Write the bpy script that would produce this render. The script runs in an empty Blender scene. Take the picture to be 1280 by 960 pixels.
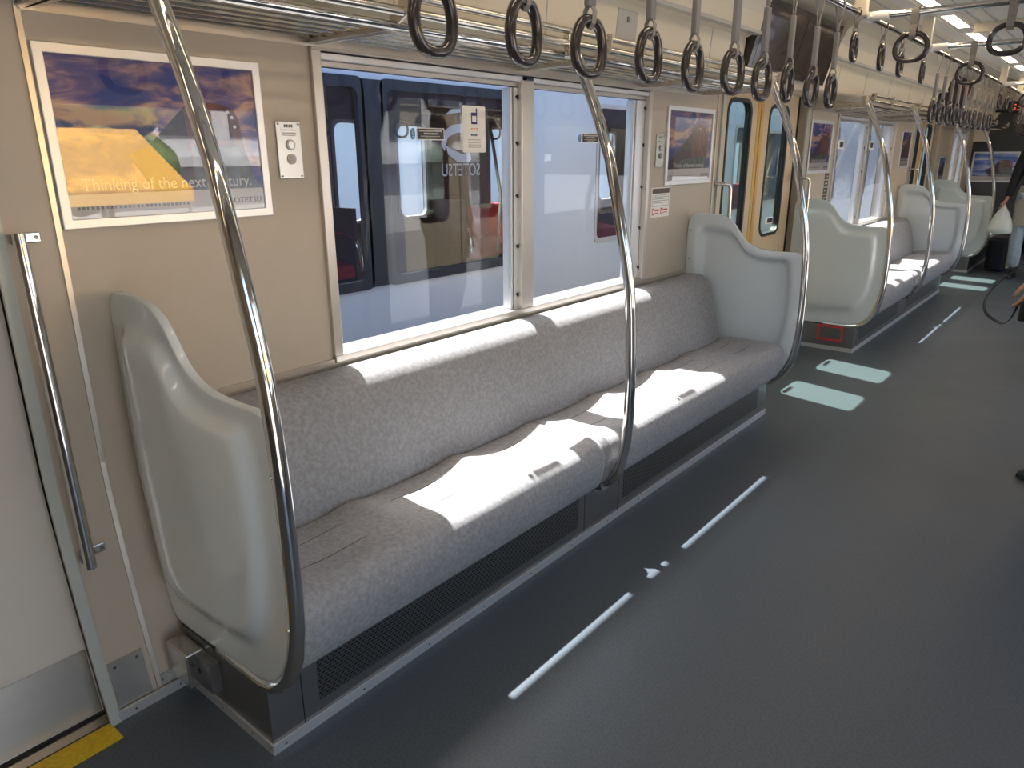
import bpy, bmesh, math, random
from mathutils import Vector, Matrix, noise
random.seed(4)
S = bpy.context.scene
COL = S.collection
PI = math.pi
P = 4.82            # spacing of the bench bays along the car

# ------------------------------------------------------------------ materials
def newmat(name):
    m = bpy.data.materials.new(name); m.use_nodes = True
    nt = m.node_tree
    return m, nt, nt.nodes.get('Principled BSDF'), nt.nodes.get('Material Output')
def pmat(name, col, rough=.5, metal=0., coat=0., spec=.5, bump=0., bscale=200., var=0., vscale=6., emit=None, es=0.):
    m, nt, b, o = newmat(name)
    b.inputs['Base Color'].default_value = (*col, 1)
    b.inputs['Roughness'].default_value = rough
    b.inputs['Metallic'].default_value = metal
    b.inputs['Coat Weight'].default_value = coat
    b.inputs['Coat Roughness'].default_value = .06
    b.inputs['Specular IOR Level'].default_value = spec
    if emit:
        b.inputs['Emission Color'].default_value = (*emit, 1); b.inputs['Emission Strength'].default_value = es
    tc = nt.nodes.new('ShaderNodeTexCoord')
    if var > 0:
        n = nt.nodes.new('ShaderNodeTexNoise'); n.inputs['Scale'].default_value = vscale; n.inputs['Detail'].default_value = 5
        nt.links.new(tc.outputs['Object'], n.inputs['Vector'])
        r = nt.nodes.new('ShaderNodeValToRGB')
        r.color_ramp.elements[0].position = .35; r.color_ramp.elements[1].position = .65
        r.color_ramp.elements[0].color = (*[c*(1-var) for c in col], 1)
        r.color_ramp.elements[1].color = (*[min(1, c*(1+var)) for c in col], 1)
        nt.links.new(n.outputs['Fac'], r.inputs['Fac']); nt.links.new(r.outputs['Color'], b.inputs['Base Color'])
    if bump > 0:
        n2 = nt.nodes.new('ShaderNodeTexNoise'); n2.inputs['Scale'].default_value = bscale
        nt.links.new(tc.outputs['Object'], n2.inputs['Vector'])
        bp = nt.nodes.new('ShaderNodeBump'); bp.inputs['Strength'].default_value = bump; bp.inputs['Distance'].default_value = .002
        nt.links.new(n2.outputs['Fac'], bp.inputs['Height']); nt.links.new(bp.outputs['Normal'], b.inputs['Normal'])
    return m
def glassmat(name, tint, r0=.045):
    m, nt, b, o = newmat(name); nt.nodes.remove(b)
    lw = nt.nodes.new('ShaderNodeLayerWeight'); lw.inputs['Blend'].default_value = .5
    pw = nt.nodes.new('ShaderNodeMath'); pw.operation = 'POWER'; pw.inputs[1].default_value = 5
    mu = nt.nodes.new('ShaderNodeMath'); mu.operation = 'MULTIPLY_ADD'; mu.inputs[1].default_value = 1-r0; mu.inputs[2].default_value = r0
    t = nt.nodes.new('ShaderNodeBsdfTransparent'); t.inputs['Color'].default_value = (*tint, 1)
    g = nt.nodes.new('ShaderNodeBsdfGlossy'); g.inputs['Roughness'].default_value = 0.0
    mx = nt.nodes.new('ShaderNodeMixShader')
    nt.links.new(lw.outputs['Facing'], pw.inputs[0]); nt.links.new(pw.outputs[0], mu.inputs[0])
    nt.links.new(mu.outputs[0], mx.inputs['Fac']); nt.links.new(t.outputs[0], mx.inputs[1]); nt.links.new(g.outputs[0], mx.inputs[2])
    nt.links.new(mx.outputs[0], o.inputs['Surface'])
    return m

M = {}
M['wall'] = pmat('wall_laminate', (.50, .43, .345), .42, spec=.35, var=.01, vscale=40)
M['walllow'] = pmat('wall_lower_laminate', (.58, .555, .52), .45, spec=.35)
M['doortan'] = pmat('door_tan_paint', (.62, .50, .34), .35)
M['doorpaint'] = pmat('door_paint', (.60, .56, .50), .35)
M['cream'] = pmat('cream_panel', (.76, .68, .53), .4)
M['ceil'] = pmat('ceiling_white', (.78, .75, .68), .35)
M['frp'] = pmat('moulded_panel', (.66, .71, .72), .16, coat=.6, spec=.6)
M['alu'] = pmat('brushed_aluminium', (.66, .61, .55), .32, metal=.85, bump=.05)
M['alub'] = pmat('bright_aluminium', (.80, .80, .80), .38, metal=.7)
M['steel'] = pmat('stainless_steel', (.31, .305, .30), .36, metal=.9, bump=.08, bscale=60)
M['plate'] = pmat('stainless_kick_plate', (.52, .50, .46), .27, metal=.95)
M['chrome'] = pmat('chrome', (.68, .66, .63), .06, metal=1.)
M['satin'] = pmat('satin_tube', (.70, .66, .58), .18, metal=1.)
M['black'] = pmat('black_rubber', (.015, .015, .016), .5)
M['dark'] = pmat('dark_gloss', (.03, .022, .018), .15, spec=.6)
M['screen'] = pmat('switched_off_screen', (.045, .03, .022), .09, spec=.8)
M['brown'] = pmat('ring_plastic', (.040, .031, .030), .16, coat=.35, spec=.5)
M['strapgrey'] = pmat('strap_sleeve_plastic', (.21, .20, .195), .4)
M['belt'] = pmat('strap_belt', (.26, .235, .21), .6)
M['white'] = pmat('white_paint', (.80, .79, .76), .4)
M['paper'] = pmat('sticker_paper', (.85, .83, .77), .45)
M['ink'] = pmat('sticker_ink', (.05, .045, .04), .45)
M['navyink'] = pmat('navy_ink', (.03, .03, .16), .45)
M['redink'] = pmat('red_ink', (.62, .04, .05), .45)
M['orangeink'] = pmat('orange_ink', (.85, .25, .06), .45)
M['blueink'] = pmat('blue_ink', (.08, .22, .42), .45)
M['greyink'] = pmat('grey_ink', (.25, .24, .22), .45)
M['yellow'] = pmat('yellow_tactile', (.66, .44, .015), .5, bump=.6, bscale=150, var=.12, vscale=90)
M['amber'] = pmat('amber_door_edging', (.60, .36, .09), .35)
M['glass'] = glassmat('window_glass', (.92, .945, .96), .028)
M['doorglass'] = glassmat('tinted_door_glass', (.82, .90, .83))
M['cover'] = glassmat('poster_cover', (.99, .99, .99), .055)
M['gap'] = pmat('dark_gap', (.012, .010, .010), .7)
M['screw'] = pmat('screw_head', (.25, .24, .23), .35, metal=.8)
M['tail'] = pmat('ceiling_grey', (.48, .46, .42), .4)
M['light'] = pmat('lamp_diffuser', (.9, .85, .75), .4, emit=(1., .80, .57), es=14.)
M['led'] = pmat('led_letters', (.3, .05, .02), .4, emit=(1., .16, .05), es=1.6)
M['endwall'] = pmat('end_wall_dark', (.05, .052, .055), .3)
# neighbour / outdoors
M['nbody'] = pmat('pale_blue_grey_body', (.50, .54, .59), .25, spec=.5, coat=.2)
M['navy'] = pmat('navy_window_frame', (.028, .032, .042), .45, spec=.2)
M['nint'] = pmat('neighbour_interior', (.13, .08, .065), .5)
M['nred'] = pmat('red_moquette', (.60, .03, .03), .8)
M['npale'] = pmat('neighbour_pale_decal', (.40, .38, .37), .5)
M['tent'] = pmat('yellow_tent_canvas', (.90, .50, .07), .8)
M['bldg'] = pmat('white_building', (.62, .62, .62), .8)
M['bglass'] = pmat('building_glass', (.10, .12, .14), .15)
M['ground'] = pmat('pale_concrete', (.20, .205, .215), .9, var=.1, vscale=1.)
M['leaf'] = pmat('tree_leaves', (.10, .16, .05), .8, var=.4, vscale=4)
# people
M['skin'] = pmat('skin', (.50, .25, .16), .5)
M['hairm'] = pmat('hair', (.02, .015, .012), .5)
M['jacket'] = pmat('black_jacket', (.012, .013, .018), .8)
M['khaki'] = pmat('khaki_cloth', (.42, .39, .35), .85)
M['denim'] = pmat('pale_denim', (.30, .37, .43), .85, var=.15, vscale=20)
M['bag'] = pmat('white_plastic_bag', (.72, .74, .70), .35)
M['shoe'] = pmat('black_shoe', (.02, .018, .018), .3)
M['camera'] = pmat('camera_black', (.015, .015, .015), .35)
M['redstripe'] = pmat('red_sole_trim', (.45, .04, .05), .5)

def stripes_mat():
    m, nt, b, o = newmat('striped_knit')
    tc = nt.nodes.new('ShaderNodeTexCoord'); w = nt.nodes.new('ShaderNodeTexWave'); w.bands_direction = 'Z'
    w.inputs['Scale'].default_value = 14; w.inputs['Distortion'].default_value = .4
    r = nt.nodes.new('ShaderNodeValToRGB'); r.color_ramp.elements[0].color = (.20, .19, .21, 1); r.color_ramp.elements[1].color = (.48, .45, .45, 1)
    nt.links.new(tc.outputs['Object'], w.inputs['Vector']); nt.links.new(w.outputs['Fac'], r.inputs['Fac'])
    nt.links.new(r.outputs['Color'], b.inputs['Base Color']); b.inputs['Roughness'].default_value = .9
    return m
M['stripe'] = stripes_mat()

def fabric_mat():
    m, nt, b, o = newmat('mottled_moquette')
    tc = nt.nodes.new('ShaderNodeTexCoord')
    n = nt.nodes.new('ShaderNodeTexNoise'); n.inputs['Scale'].default_value = 75; n.inputs['Detail'].default_value = 5; n.inputs['Roughness'].default_value = .6
    r = nt.nodes.new('ShaderNodeValToRGB')
    r.color_ramp.elements[0].position = .38; r.color_ramp.elements[1].position = .62
    r.color_ramp.elements[0].color = (.255, .245, .245, 1); r.color_ramp.elements[1].color = (.345, .335, .34, 1)
    n2 = nt.nodes.new('ShaderNodeTexNoise'); n2.inputs['Scale'].default_value = 900
    bp = nt.nodes.new('ShaderNodeBump'); bp.inputs['Strength'].default_value = .35; bp.inputs['Distance'].default_value = .002
    nt.links.new(tc.outputs['Object'], n.inputs['Vector']); nt.links.new(tc.outputs['Object'], n2.inputs['Vector'])
    nt.links.new(n.outputs['Fac'], r.inputs['Fac']); nt.links.new(r.outputs['Color'], b.inputs['Base Color'])
    nt.links.new(n2.outputs['Fac'], bp.inputs['Height']); nt.links.new(bp.outputs['Normal'], b.inputs['Normal'])
    b.inputs['Roughness'].default_value = .95; b.inputs['Sheen Weight'].default_value = .15
    return m
M['fabric'] = fabric_mat()

def floor_mat():
    m, nt, b, o = newmat('vinyl_floor')
    tc = nt.nodes.new('ShaderNodeTexCoord')
    n = nt.nodes.new('ShaderNodeTexNoise'); n.inputs['Scale'].default_value = 160; n.inputs['Detail'].default_value = 4
    r = nt.nodes.new('ShaderNodeValToRGB'); r.color_ramp.elements[0].position = .4; r.color_ramp.elements[1].position = .62
    r.color_ramp.elements[0].color = (.052, .066, .081, 1); r.color_ramp.elements[1].color = (.074, .093, .113, 1)
    n2 = nt.nodes.new('ShaderNodeTexNoise'); n2.inputs['Scale'].default_value = 2.2; n2.inputs['Detail'].default_value = 6
    mr = nt.nodes.new('ShaderNodeMapRange'); mr.inputs['To Min'].default_value = .36; mr.inputs['To Max'].default_value = .52
    nt.links.new(tc.outputs['Object'], n.inputs['Vector']); nt.links.new(tc.outputs['Object'], n2.inputs['Vector'])
    nt.links.new(n.outputs['Fac'], r.inputs['Fac']); nt.links.new(r.outputs['Color'], b.inputs['Base Color'])
    nt.links.new(n2.outputs['Fac'], mr.inputs['Value']); nt.links.new(mr.outputs['Result'], b.inputs['Roughness'])
    b.inputs['Specular IOR Level'].default_value = .55
    return m
M['floor'] = floor_mat()

def grille_mat():
    m, nt, b, o = newmat('perforated_steel')
    tc = nt.nodes.new('ShaderNodeTexCoord'); sp = nt.nodes.new('ShaderNodeSeparateXYZ'); cb = nt.nodes.new('ShaderNodeCombineXYZ')
    nt.links.new(tc.outputs['Object'], sp.inputs[0]); nt.links.new(sp.outputs['Y'], cb.inputs['X']); nt.links.new(sp.outputs['Z'], cb.inputs['Y'])
    br = nt.nodes.new('ShaderNodeTexBrick'); br.inputs['Scale'].default_value = 1.
    br.inputs['Brick Width'].default_value = .0145; br.inputs['Row Height'].default_value = .0092; br.inputs['Mortar Size'].default_value = .0022
    br.inputs['Mortar Smooth'].default_value = 0.
    br.inputs['Color1'].default_value = (.004, .004, .004, 1); br.inputs['Color2'].default_value = (.006, .006, .006, 1)
    br.inputs['Mortar'].default_value = (.25, .245, .24, 1)
    nt.links.new(cb.outputs[0], br.inputs['Vector']); nt.links.new(br.outputs['Color'], b.inputs['Base Color'])
    nt.links.new(br.outputs['Fac'], b.inputs['Metallic']); b.inputs['Roughness'].default_value = .42
    return m
M['grille'] = grille_mat()

def sky_print_mat():
    m, nt, b, o = newmat('printed_evening_sky')
    tc = nt.nodes.new('ShaderNodeTexCoord'); mp = nt.nodes.new('ShaderNodeMapping')
    mp.inputs['Rotation'].default_value = (.35, 0, 0); mp.inputs['Scale'].default_value = (1, 3.2, 9)
    n = nt.nodes.new('ShaderNodeTexNoise'); n.inputs['Scale'].default_value = 2.1; n.inputs['Detail'].default_value = 6; n.inputs['Distortion'].default_value = .6
    nt.links.new(tc.outputs['Object'], mp.inputs['Vector']); nt.links.new(mp.outputs['Vector'], n.inputs['Vector'])
    r = nt.nodes.new('ShaderNodeValToRGB'); e = r.color_ramp.elements
    e[0].position = .40; e[0].color = (.02, .05, .27, 1); e[1].position = .60; e[1].color = (.62, .38, .30, 1)
    x = r.color_ramp.elements.new(.49); x.color = (.14, .10, .27, 1)
    nt.links.new(n.outputs['Fac'], r.inputs['Fac']); nt.links.new(r.outputs['Color'], b.inputs['Base Color'])
    b.inputs['Roughness'].default_value = .6
    return m
M['skyprint'] = sky_print_mat()
M['skyblue_daylit'] = M['skyprint'].copy()  # bluer print for the far posters, with daylight brightness put into its colour
for nd in M['skyblue_daylit'].node_tree.nodes:
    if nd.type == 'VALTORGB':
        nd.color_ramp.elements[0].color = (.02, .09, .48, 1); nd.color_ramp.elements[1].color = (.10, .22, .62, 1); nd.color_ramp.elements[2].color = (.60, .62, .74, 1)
M['trainprint'] = pmat('printed_train_front', (.16, .06, .055), .6, var=.4, vscale=30)
M['trainprint2'] = pmat('printed_train_side', (.055, .03, .05), .6, var=.3, vscale=30)
M['trainprint3'] = pmat('printed_train_lower', (.10, .12, .13), .6, var=.5, vscale=25)
M['strip'] = pmat('printed_white_strip', (.62, .57, .55), .5)
M['letters'] = pmat('printed_pale_letters', (.70, .66, .62), .5)
M['lampprint'] = pmat('printed_headlamp', (.85, .8, .8), .5)

# ------------------------------------------------------------------ mesh helpers
def wloc(o):
    v = Vector((0, 0, 0))
    while o: v = v + o.location; o = o.parent
    return v
class MB:
    def __init__(s): s.v = []; s.f = []
    def add(s, vs, fs):
        k = len(s.v); s.v += [tuple(v) for v in vs]; s.f += [tuple(i+k for i in f) for f in fs]; return s
    def box(s, a, b):
        x0, y0, z0 = a; x1, y1, z1 = b
        if x0 > x1: x0, x1 = x1, x0
        if y0 > y1: y0, y1 = y1, y0
        if z0 > z1: z0, z1 = z1, z0
        return s.add([(x0,y0,z0),(x1,y0,z0),(x1,y1,z0),(x0,y1,z0),(x0,y0,z1),(x1,y0,z1),(x1,y1,z1),(x0,y1,z1)],
                     [(3,2,1,0),(4,5,6,7),(0,1,5,4),(1,2,6,5),(2,3,7,6),(3,0,4,7)])
    def tube(s, pts, r, n=12, cap=True, closed=False):
        pts = [Vector(p) for p in pts]; N = len(pts); rr = r if isinstance(r, (list, tuple)) else [r]*N
        up = None; rings = []
        for i, p in enumerate(pts):
            if closed: t = pts[(i+1) % N]-pts[i-1]
            else: t = pts[min(i+1, N-1)]-pts[max(i-1, 0)]
            t.normalize()
            if up is None:
                up = Vector((0, 0, 1)) if abs(t.z) < .9 else Vector((1, 0, 0))
            a = (up-t*up.dot(t)).normalized(); b = t.cross(a); up = a
            rings.append([p+(a*math.cos(2*PI*k/n)+b*math.sin(2*PI*k/n))*rr[i] for k in range(n)])
        vs = [v for g in rings for v in g]; fs = []
        for i in range(N if closed else N-1):
            j = (i+1) % N
            for k in range(n): fs.append((i*n+k, i*n+(k+1) % n, j*n+(k+1) % n, j*n+k))
        if cap and not closed: fs += [tuple(range(n))[::-1], tuple((N-1)*n+k for k in range(n))]
        return s.add(vs, fs)
    def ribbon(s, pts, w, t, side):
        """flat belt of width w, thickness t; side = width direction"""
        side = Vector(side).normalized(); pts = [Vector(p) for p in pts]; N = len(pts); vs = []; fs = []
        for i, p in enumerate(pts):
            d = (pts[min(i+1, N-1)]-pts[max(i-1, 0)]).normalized(); nn = d.cross(side).normalized()
            for a, b in ((-1,-1),(1,-1),(1,1),(-1,1)): vs.append(p+side*a*w/2+nn*b*t/2)
        for i in range(N-1):
            for k in range(4): fs.append((i*4+k, i*4+(k+1) % 4, i*4+4+(k+1) % 4, i*4+4+k))
        fs += [(3,2,1,0), tuple((N-1)*4+k for k in range(4))]
        return s.add(vs, fs)
    def prism(s, poly, lo, hi, axis='y'):
        """extrude a polygon given in the two other axes (in xyz order) from lo to hi along axis"""
        def P3(a, b, c): return {'y': (a, c, b), 'x': (c, a, b), 'z': (a, b, c)}[axis]
        n = len(poly); vs = [P3(a, b, lo) for a, b in poly]+[P3(a, b, hi) for a, b in poly]
        fs = [tuple(range(n)), tuple(range(2*n-1, n-1, -1))]+[(i, n+i, n+(i+1) % n, (i+1) % n) for i in range(n)]
        return s.add(vs, fs)
    def grid(s, rows, flip=False):
        n = len(rows[0]); vs = [v for r in rows for v in r]; fs = []
        for i in range(len(rows)-1):
            for k in range(n-1):
                q = (i*n+k, i*n+k+1, (i+1)*n+k+1, (i+1)*n+k); fs.append(q[::-1] if flip else q)
        return s.add(vs, fs)
    def sphere(s, c, r, n=12, m=8, sc=(1,1,1)):
        vs = []; fs = []
        for i in range(m+1):
            th = PI*i/m
            for k in range(n): vs.append((c[0]+r*sc[0]*math.sin(th)*math.cos(2*PI*k/n), c[1]+r*sc[1]*math.sin(th)*math.sin(2*PI*k/n), c[2]+r*sc[2]*math.cos(th)))
        for i in range(m):
            for k in range(n): fs.append((i*n+k, (i+1)*n+k, (i+1)*n+(k+1) % n, i*n+(k+1) % n))
        return s.add(vs, fs)
    def build(s, name, mat, parent=None, smooth=False, bevel=0., origin=None, **kw):
        if parent is None:
            if origin is None:
                xs, ys, zs = zip(*s.v); origin = ((min(xs)+max(xs))/2, (min(ys)+max(ys))/2, min(zs))
            off = Vector(origin)
        else: off = wloc(parent)
        me = bpy.data.meshes.new(name); me.from_pydata([tuple(Vector(v)-off) for v in s.v], [], s.f)
        bm = bmesh.new(); bm.from_mesh(me)
        bmesh.ops.remove_doubles(bm, verts=bm.verts, dist=1e-6)
        bmesh.ops.recalc_face_normals(bm, faces=bm.faces); bm.to_mesh(me); bm.free()
        me.materials.append(mat)
        o = bpy.data.objects.new(name, me); COL.objects.link(o)
        if parent is None: o.location = off
        else: o.parent = parent
        if smooth:
            for p in me.polygons: p.use_smooth = True
            try: me.set_sharp_from_angle(angle=math.radians(38))
            except Exception: pass
        if bevel > 0:
            b = o.modifiers.new('bevel', 'BEVEL'); b.width = bevel; b.segments = 2; b.limit_method = 'ANGLE'
        tag(o, **kw)
        return o
def tag(o, label=None, cat=None, group=None, kind=None):
    if label: o['label'] = label
    if cat: o['category'] = cat
    if group: o['group'] = group
    if kind: o['kind'] = kind
    return o
def thing(name, loc, **kw):
    o = bpy.data.objects.new(name, None); o.empty_display_size = .1; COL.objects.link(o); o.location = loc
    return tag(o, **kw)
def copy_tree(o, dy=0., label=None, group=None, parent=None):
    c = o.copy(); COL.objects.link(c)
    if parent: c.parent = parent
    else: c.location = o.location+Vector((0, dy, 0))
    if label: c['label'] = label
    if group: c['group'] = group
    for ch in o.children: copy_tree(ch, parent=c)
    return c
def rounded(x0, x1, y0, y1, r, n=6):
    out = []
    for cx, cy, a0 in ((x1-r, y0+r, -PI/2), (x1-r, y1-r, 0), (x0+r, y1-r, PI/2), (x0+r, y0+r, PI)):
        for k in range(n+1):
            a = a0+PI/2*k/n; out.append((cx+r*math.cos(a), cy+r*math.sin(a)))
    return out
def ring_prism(mb, outer, inner, lo, hi, axis='x'):
    n = len(outer)
    def P3(a, b, c): return {'y': (a, c, b), 'x': (c, a, b), 'z': (a, b, c)}[axis]
    vs = [P3(*p, lo) for p in outer]+[P3(*p, lo) for p in inner]+[P3(*p, hi) for p in outer]+[P3(*p, hi) for p in inner]; fs = []
    for i in range(n):
        j = (i+1) % n
        fs += [(i, j, n+j, n+i), (2*n+i, 3*n+i, 3*n+j, 2*n+j), (i, 2*n+i, 2*n+j, j), (n+i, n+j, 3*n+j, 3*n+i)]
    return mb.add(vs, fs)
def text(body, size, mat, parent, name, X=(0,1,0), Y=(0,0,1), loc=(0,0,0), align='CENTER', ext=.0006, sx=1., **kw):
    cu = bpy.data.curves.new(name, 'FONT'); cu.body = body; cu.size = size; cu.extrude = ext; cu.align_x = align; cu.resolution_u = 3
    t = bpy.data.objects.new(name, cu); COL.objects.link(t)
    bpy.context.view_layer.update()
    me = bpy.data.meshes.new_from_object(t.evaluated_get(bpy.context.evaluated_depsgraph_get()))
    bpy.data.objects.remove(t)
    X = Vector(X)*sx; Y = Vector(Y); Z = X.normalized().cross(Y)
    off = Vector(loc)-wloc(parent)
    for v in me.vertices: v.co = X*v.co.x+Y*v.co.y+Z*v.co.z+off
    me.materials.clear(); me.materials.append(mat)
    o = bpy.data.objects.new(name, me); COL.objects.link(o); o.parent = parent
    return tag(o, **kw)
def struct(mb, name, mat, **kw): return mb.build(name, mat, kind='structure', **kw)

# ------------------------------------------------------------------ the shell
def wx(z):                       # the lining leans in towards the floor
    return .115*max(0., 1-z/.66)**1.4 if z < .66 else 0.
def wall_slab(mb, y0, y1, z0, z1, t=.12, dx=0.):
    zs = [z0]+[z for z in (.06,.12,.18,.25,.32,.4,.5,.58,.66) if z0 < z < z1]+[z1]
    poly = [(wx(z)+dx, z) for z in zs]+[(-t, zs[-1]), (-t, zs[0])]
    mb.prism(poly, y0, y1, 'y')
YA, YB = -4.2, 12.05
WIN = [(.651, 2.629), (5.60, 7.47), (-4.10, -2.1)]
DOOR = [(3.45, 4.885, .005), (-1.49, -.197, 0), (8.32, 9.57, 0)]
mb = MB()
# solid lengths, then windows, then over the doors
wall_slab(mb, -.197, .651, 0, 1.8); wall_slab(mb, 2.629, 3.45, 0, 1.8)
wall_slab(mb, 4.885, 5.60, 0, 1.8); wall_slab(mb, 7.47, 8.32, 0, 1.8); wall_slab(mb, 9.57, 10.45, 0, 1.8); wall_slab(mb, 11.5, YB, 0, 1.8)
wall_slab(mb, YA, -1.49, 0, 1.8)
for a, b in WIN[:2]+[(10.45, 11.5)]:
    wall_slab(mb, a, b, 0, .758); wall_slab(mb, a, b, 1.69, 1.8)
for a, b, _ in DOOR: mb.box((-.12, a, 1.78), (0, b, 1.8))
struct(mb, 'wall_left', M['wall'])
# coving above the rack
mb = MB()
cov = [(0, 1.79), (.19, 1.79), (.20, 1.80), (.215, 1.965), (.27, 1.985), (.285, 1.985), (.30, 2.06), (.34, 2.14), (.43, 2.19), (.52, 2.2), (.66, 2.2), (.66, 2.26), (-.12, 2.26), (-.12, 1.8)]
segs = [(YA, -1.49), (-.197, 3.2), (4.46, 8.06), (9.4, YB)]
for a, b in segs: mb.prism(cov, a, b, 'y')
covd = [(0, 1.79), (.10, 1.79), (.12, 1.84), (.14, 2.0), (.20, 2.16), (.36, 2.2), (.66, 2.2), (.66, 2.26), (-.12, 2.26), (-.12, 1.8)]
for a, b in ((-1.49, -.197), (3.2, 4.46), (8.06, 9.4)): mb.prism(covd, a, b, 'y')
struct(mb, 'trim_1', M['cream'])
mb = MB()
for a, b in segs: mb.box((.255, a, 1.972), (.295, b, 1.988))
struct(mb, 'trim_2', M['tail'])
mb = MB()
for a, b in segs[1:]:
    for yy in (a+.35, a+1.0, a+1.7, a+2.4, a+3.0):
        if yy < b-.1: mb.prism([(.199, 1.80), (.202, 1.80), (.217, 1.965), (.214, 1.965)], yy, yy+.004, 'y')
struct(mb, 'trim_3', M['tail'])
# ceiling with lamp trough
mb = MB(); mb.box((.66, YA, 2.2), (.745, YB, 2.26)); mb.box((.875, YA, 2.2), (1.86, YB, 2.26)); mb.box((1.99, YA, 2.2), (2.8, YB, 2.26)); mb.box((.745, YA, 2.235), (.875, YB, 2.26)); mb.box((1.86, YA, 2.235), (1.99, YB, 2.26))
struct(mb, 'ceiling', M['ceil'])
mb = MB()
for x in (.60, .93, 1.02, 1.30, 1.42): mb.box((x, YA, 2.192), (x+.012, YB, 2.2))
struct(mb, 'trim_4', M['tail'])
# floor
mb = MB(); mb.box((0, YA, -.08), (2.8, YB+2.2, 0)); struct(mb, 'floor', M['floor'], origin=(0,0,0))
# outer skin of this car
mb = MB()
for a, b, z0, z1 in [(YA, -1.49, -1., 2.3), (-.197, .651, -1., 2.3), (.651, 2.629, -1., .758), (.651, 2.629, 1.694, 2.3), (2.629, 3.45, -1., 2.3), (3.45, 4.885, -1., 0), (3.45, 4.885, 1.8, 2.3),
                     (4.885, 5.6, -1., 2.3), (5.6, 7.47, -1., .758), (5.6, 7.47, 1.694, 2.3), (7.47, 8.32, -1., 2.3), (8.32, 9.57, -1., 0), (8.32, 9.57, 1.8, 2.3), (9.57, 10.45, -1., 2.3), (10.45, 11.5, -1., .758), (10.45, 11.5, 1.694, 2.3), (11.5, YB, -1., 2.3), (-1.49, -.197, -1., 0), (-1.49, -.197, 1.8, 2.3)]:
    mb.box((-.126, a, z0), (-.1201, b, z1))
struct(mb, 'trim_14', pmat('dark_blue_body', (.035, .05, .10), .3))
# right-hand wall with openings
mb = MB()
xr0, xr1 = 2.75, 2.87
for a, b in ((YA, -1.3), (-.1, .55), (2.65, 3.33), (4.63, 5.5), (7.35, 8.15), (9.45, YB)): mb.box((xr0, a, 0), (xr1, b, 2.26))
for a, b in ((.55, 2.65), (5.5, 7.35)): mb.box((xr0, a, 0), (xr1, b, .8)); mb.box((xr0, a, 1.68), (xr1, b, 2.26))
for a, b in ((-1.3, -.1), (3.33, 4.63), (8.15, 9.45)): mb.box((xr0, a, 1.85), (xr1, b, 2.26))
struct(mb, 'wall_right', pmat('opposite_wall', (.58, .57, .55), .4))
mb = MB(); mb.box((-.12, YA-.1, 0), (2.87, YA, 2.26)); struct(mb, 'wall_back', M['wall'])
# end wall of the car with gangway opening
mb = MB()
mb.box((-.12, YB, 0), (.86, YB+.08, 2.26)); mb.box((1.9, YB, 0), (2.87, YB+.08, 2.26)); mb.box((.86, YB, 1.85), (1.9, YB+.08, 2.26))
struct(mb, 'wall_end', M['endwall'])
mb = MB()
for a, b in ((.78, .86), (1.9, 1.98)): mb.box((a, YB, 0), (b, YB+2.0, 2.26))
mb.box((.78, YB+2, 0), (1.98, YB+2.1, 2.26)); mb.box((.78, YB+.08, 1.9), (1.98, YB+2, 1.98))
struct(mb, 'wall_gangway', M['endwall'])
# cream surround of the end wall
mb = MB()
arch = [(0, 1.55), (.16, 1.55), (.20, 1.80), (.30, 1.98), (.46, 2.08), (.70, 2.12), (2.0, 2.12), (2.0, 2.2), (0, 2.2)]
mb.prism(arch, YB-.06, YB, 'y'); struct(mb, 'trim_5', M['cream'])

# skirting plates by the door pocket, aluminium floor angle
mb = MB()
def lean_strip(mb, y0, y1, z0, z1, t):
    zs = [z0]+[z for z in (.06,.12,.18,.25,.32,.4,.5,.58,.66) if z0 < z < z1]+[z1]
    poly = [(wx(z)+t, z) for z in zs]+[(wx(z), z) for z in reversed(zs)]
    mb.prism(poly, y0, y1, 'y')
for base in (0, 3.14, P+.02, P+3.14):
    s = 1 if base in (0, P+.02) else -1
    lean_strip(mb, base-s*.098, base-s*.185, .03, .15, .004); lean_strip(mb, base-s*.085, base, .03, .058, .004)
struct(mb, 'baseboard_left', M['plate'])
mb = MB()
for (a, b) in ((0, 3.14), (P, P+3.14), (9.64, YB)):
    mb.box((.529, a, 0), (.534, b, .029))
    mb.box((.12, a-.005, 0), (.534, a, .029))
    if b < YB: mb.box((.12, b, 0), (.534, b+.005, .029))
    mb.box((.119, a-.195, 0), (.125, a, .029))
    if b < YB: mb.box((.119, b, 0), (.125, b+.19, .026))
struct(mb, 'trim_6', M['alub'])
mb = MB()
for a in (0, P):
    for yy in [a+.03+.245*k for k in range(13)]: mb.tube([(.533, yy, .014), (.5345, yy, .014)], .0035, 8)
    for xx in (.16, .30, .44, .52): mb.tube([(xx, a-.004, .014), (xx, a-.0055, .014)], .0035, 8)
    for yy in (a-.03, a-.15): mb.tube([(.125, yy, .014), (.1265, yy, .014)], .0035, 8)
    for yy in (a-.115, a-.17): mb.tube([(wx(.135)+.004, yy, .135), (wx(.135)+.006, yy, .135)], .004, 8)
    mb.tube([(wx(.045)+.004, a-.07, .045), (wx(.045)+.006, a-.07, .045)], .004, 8)
struct(mb, 'trim_7', M['screw'])
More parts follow.
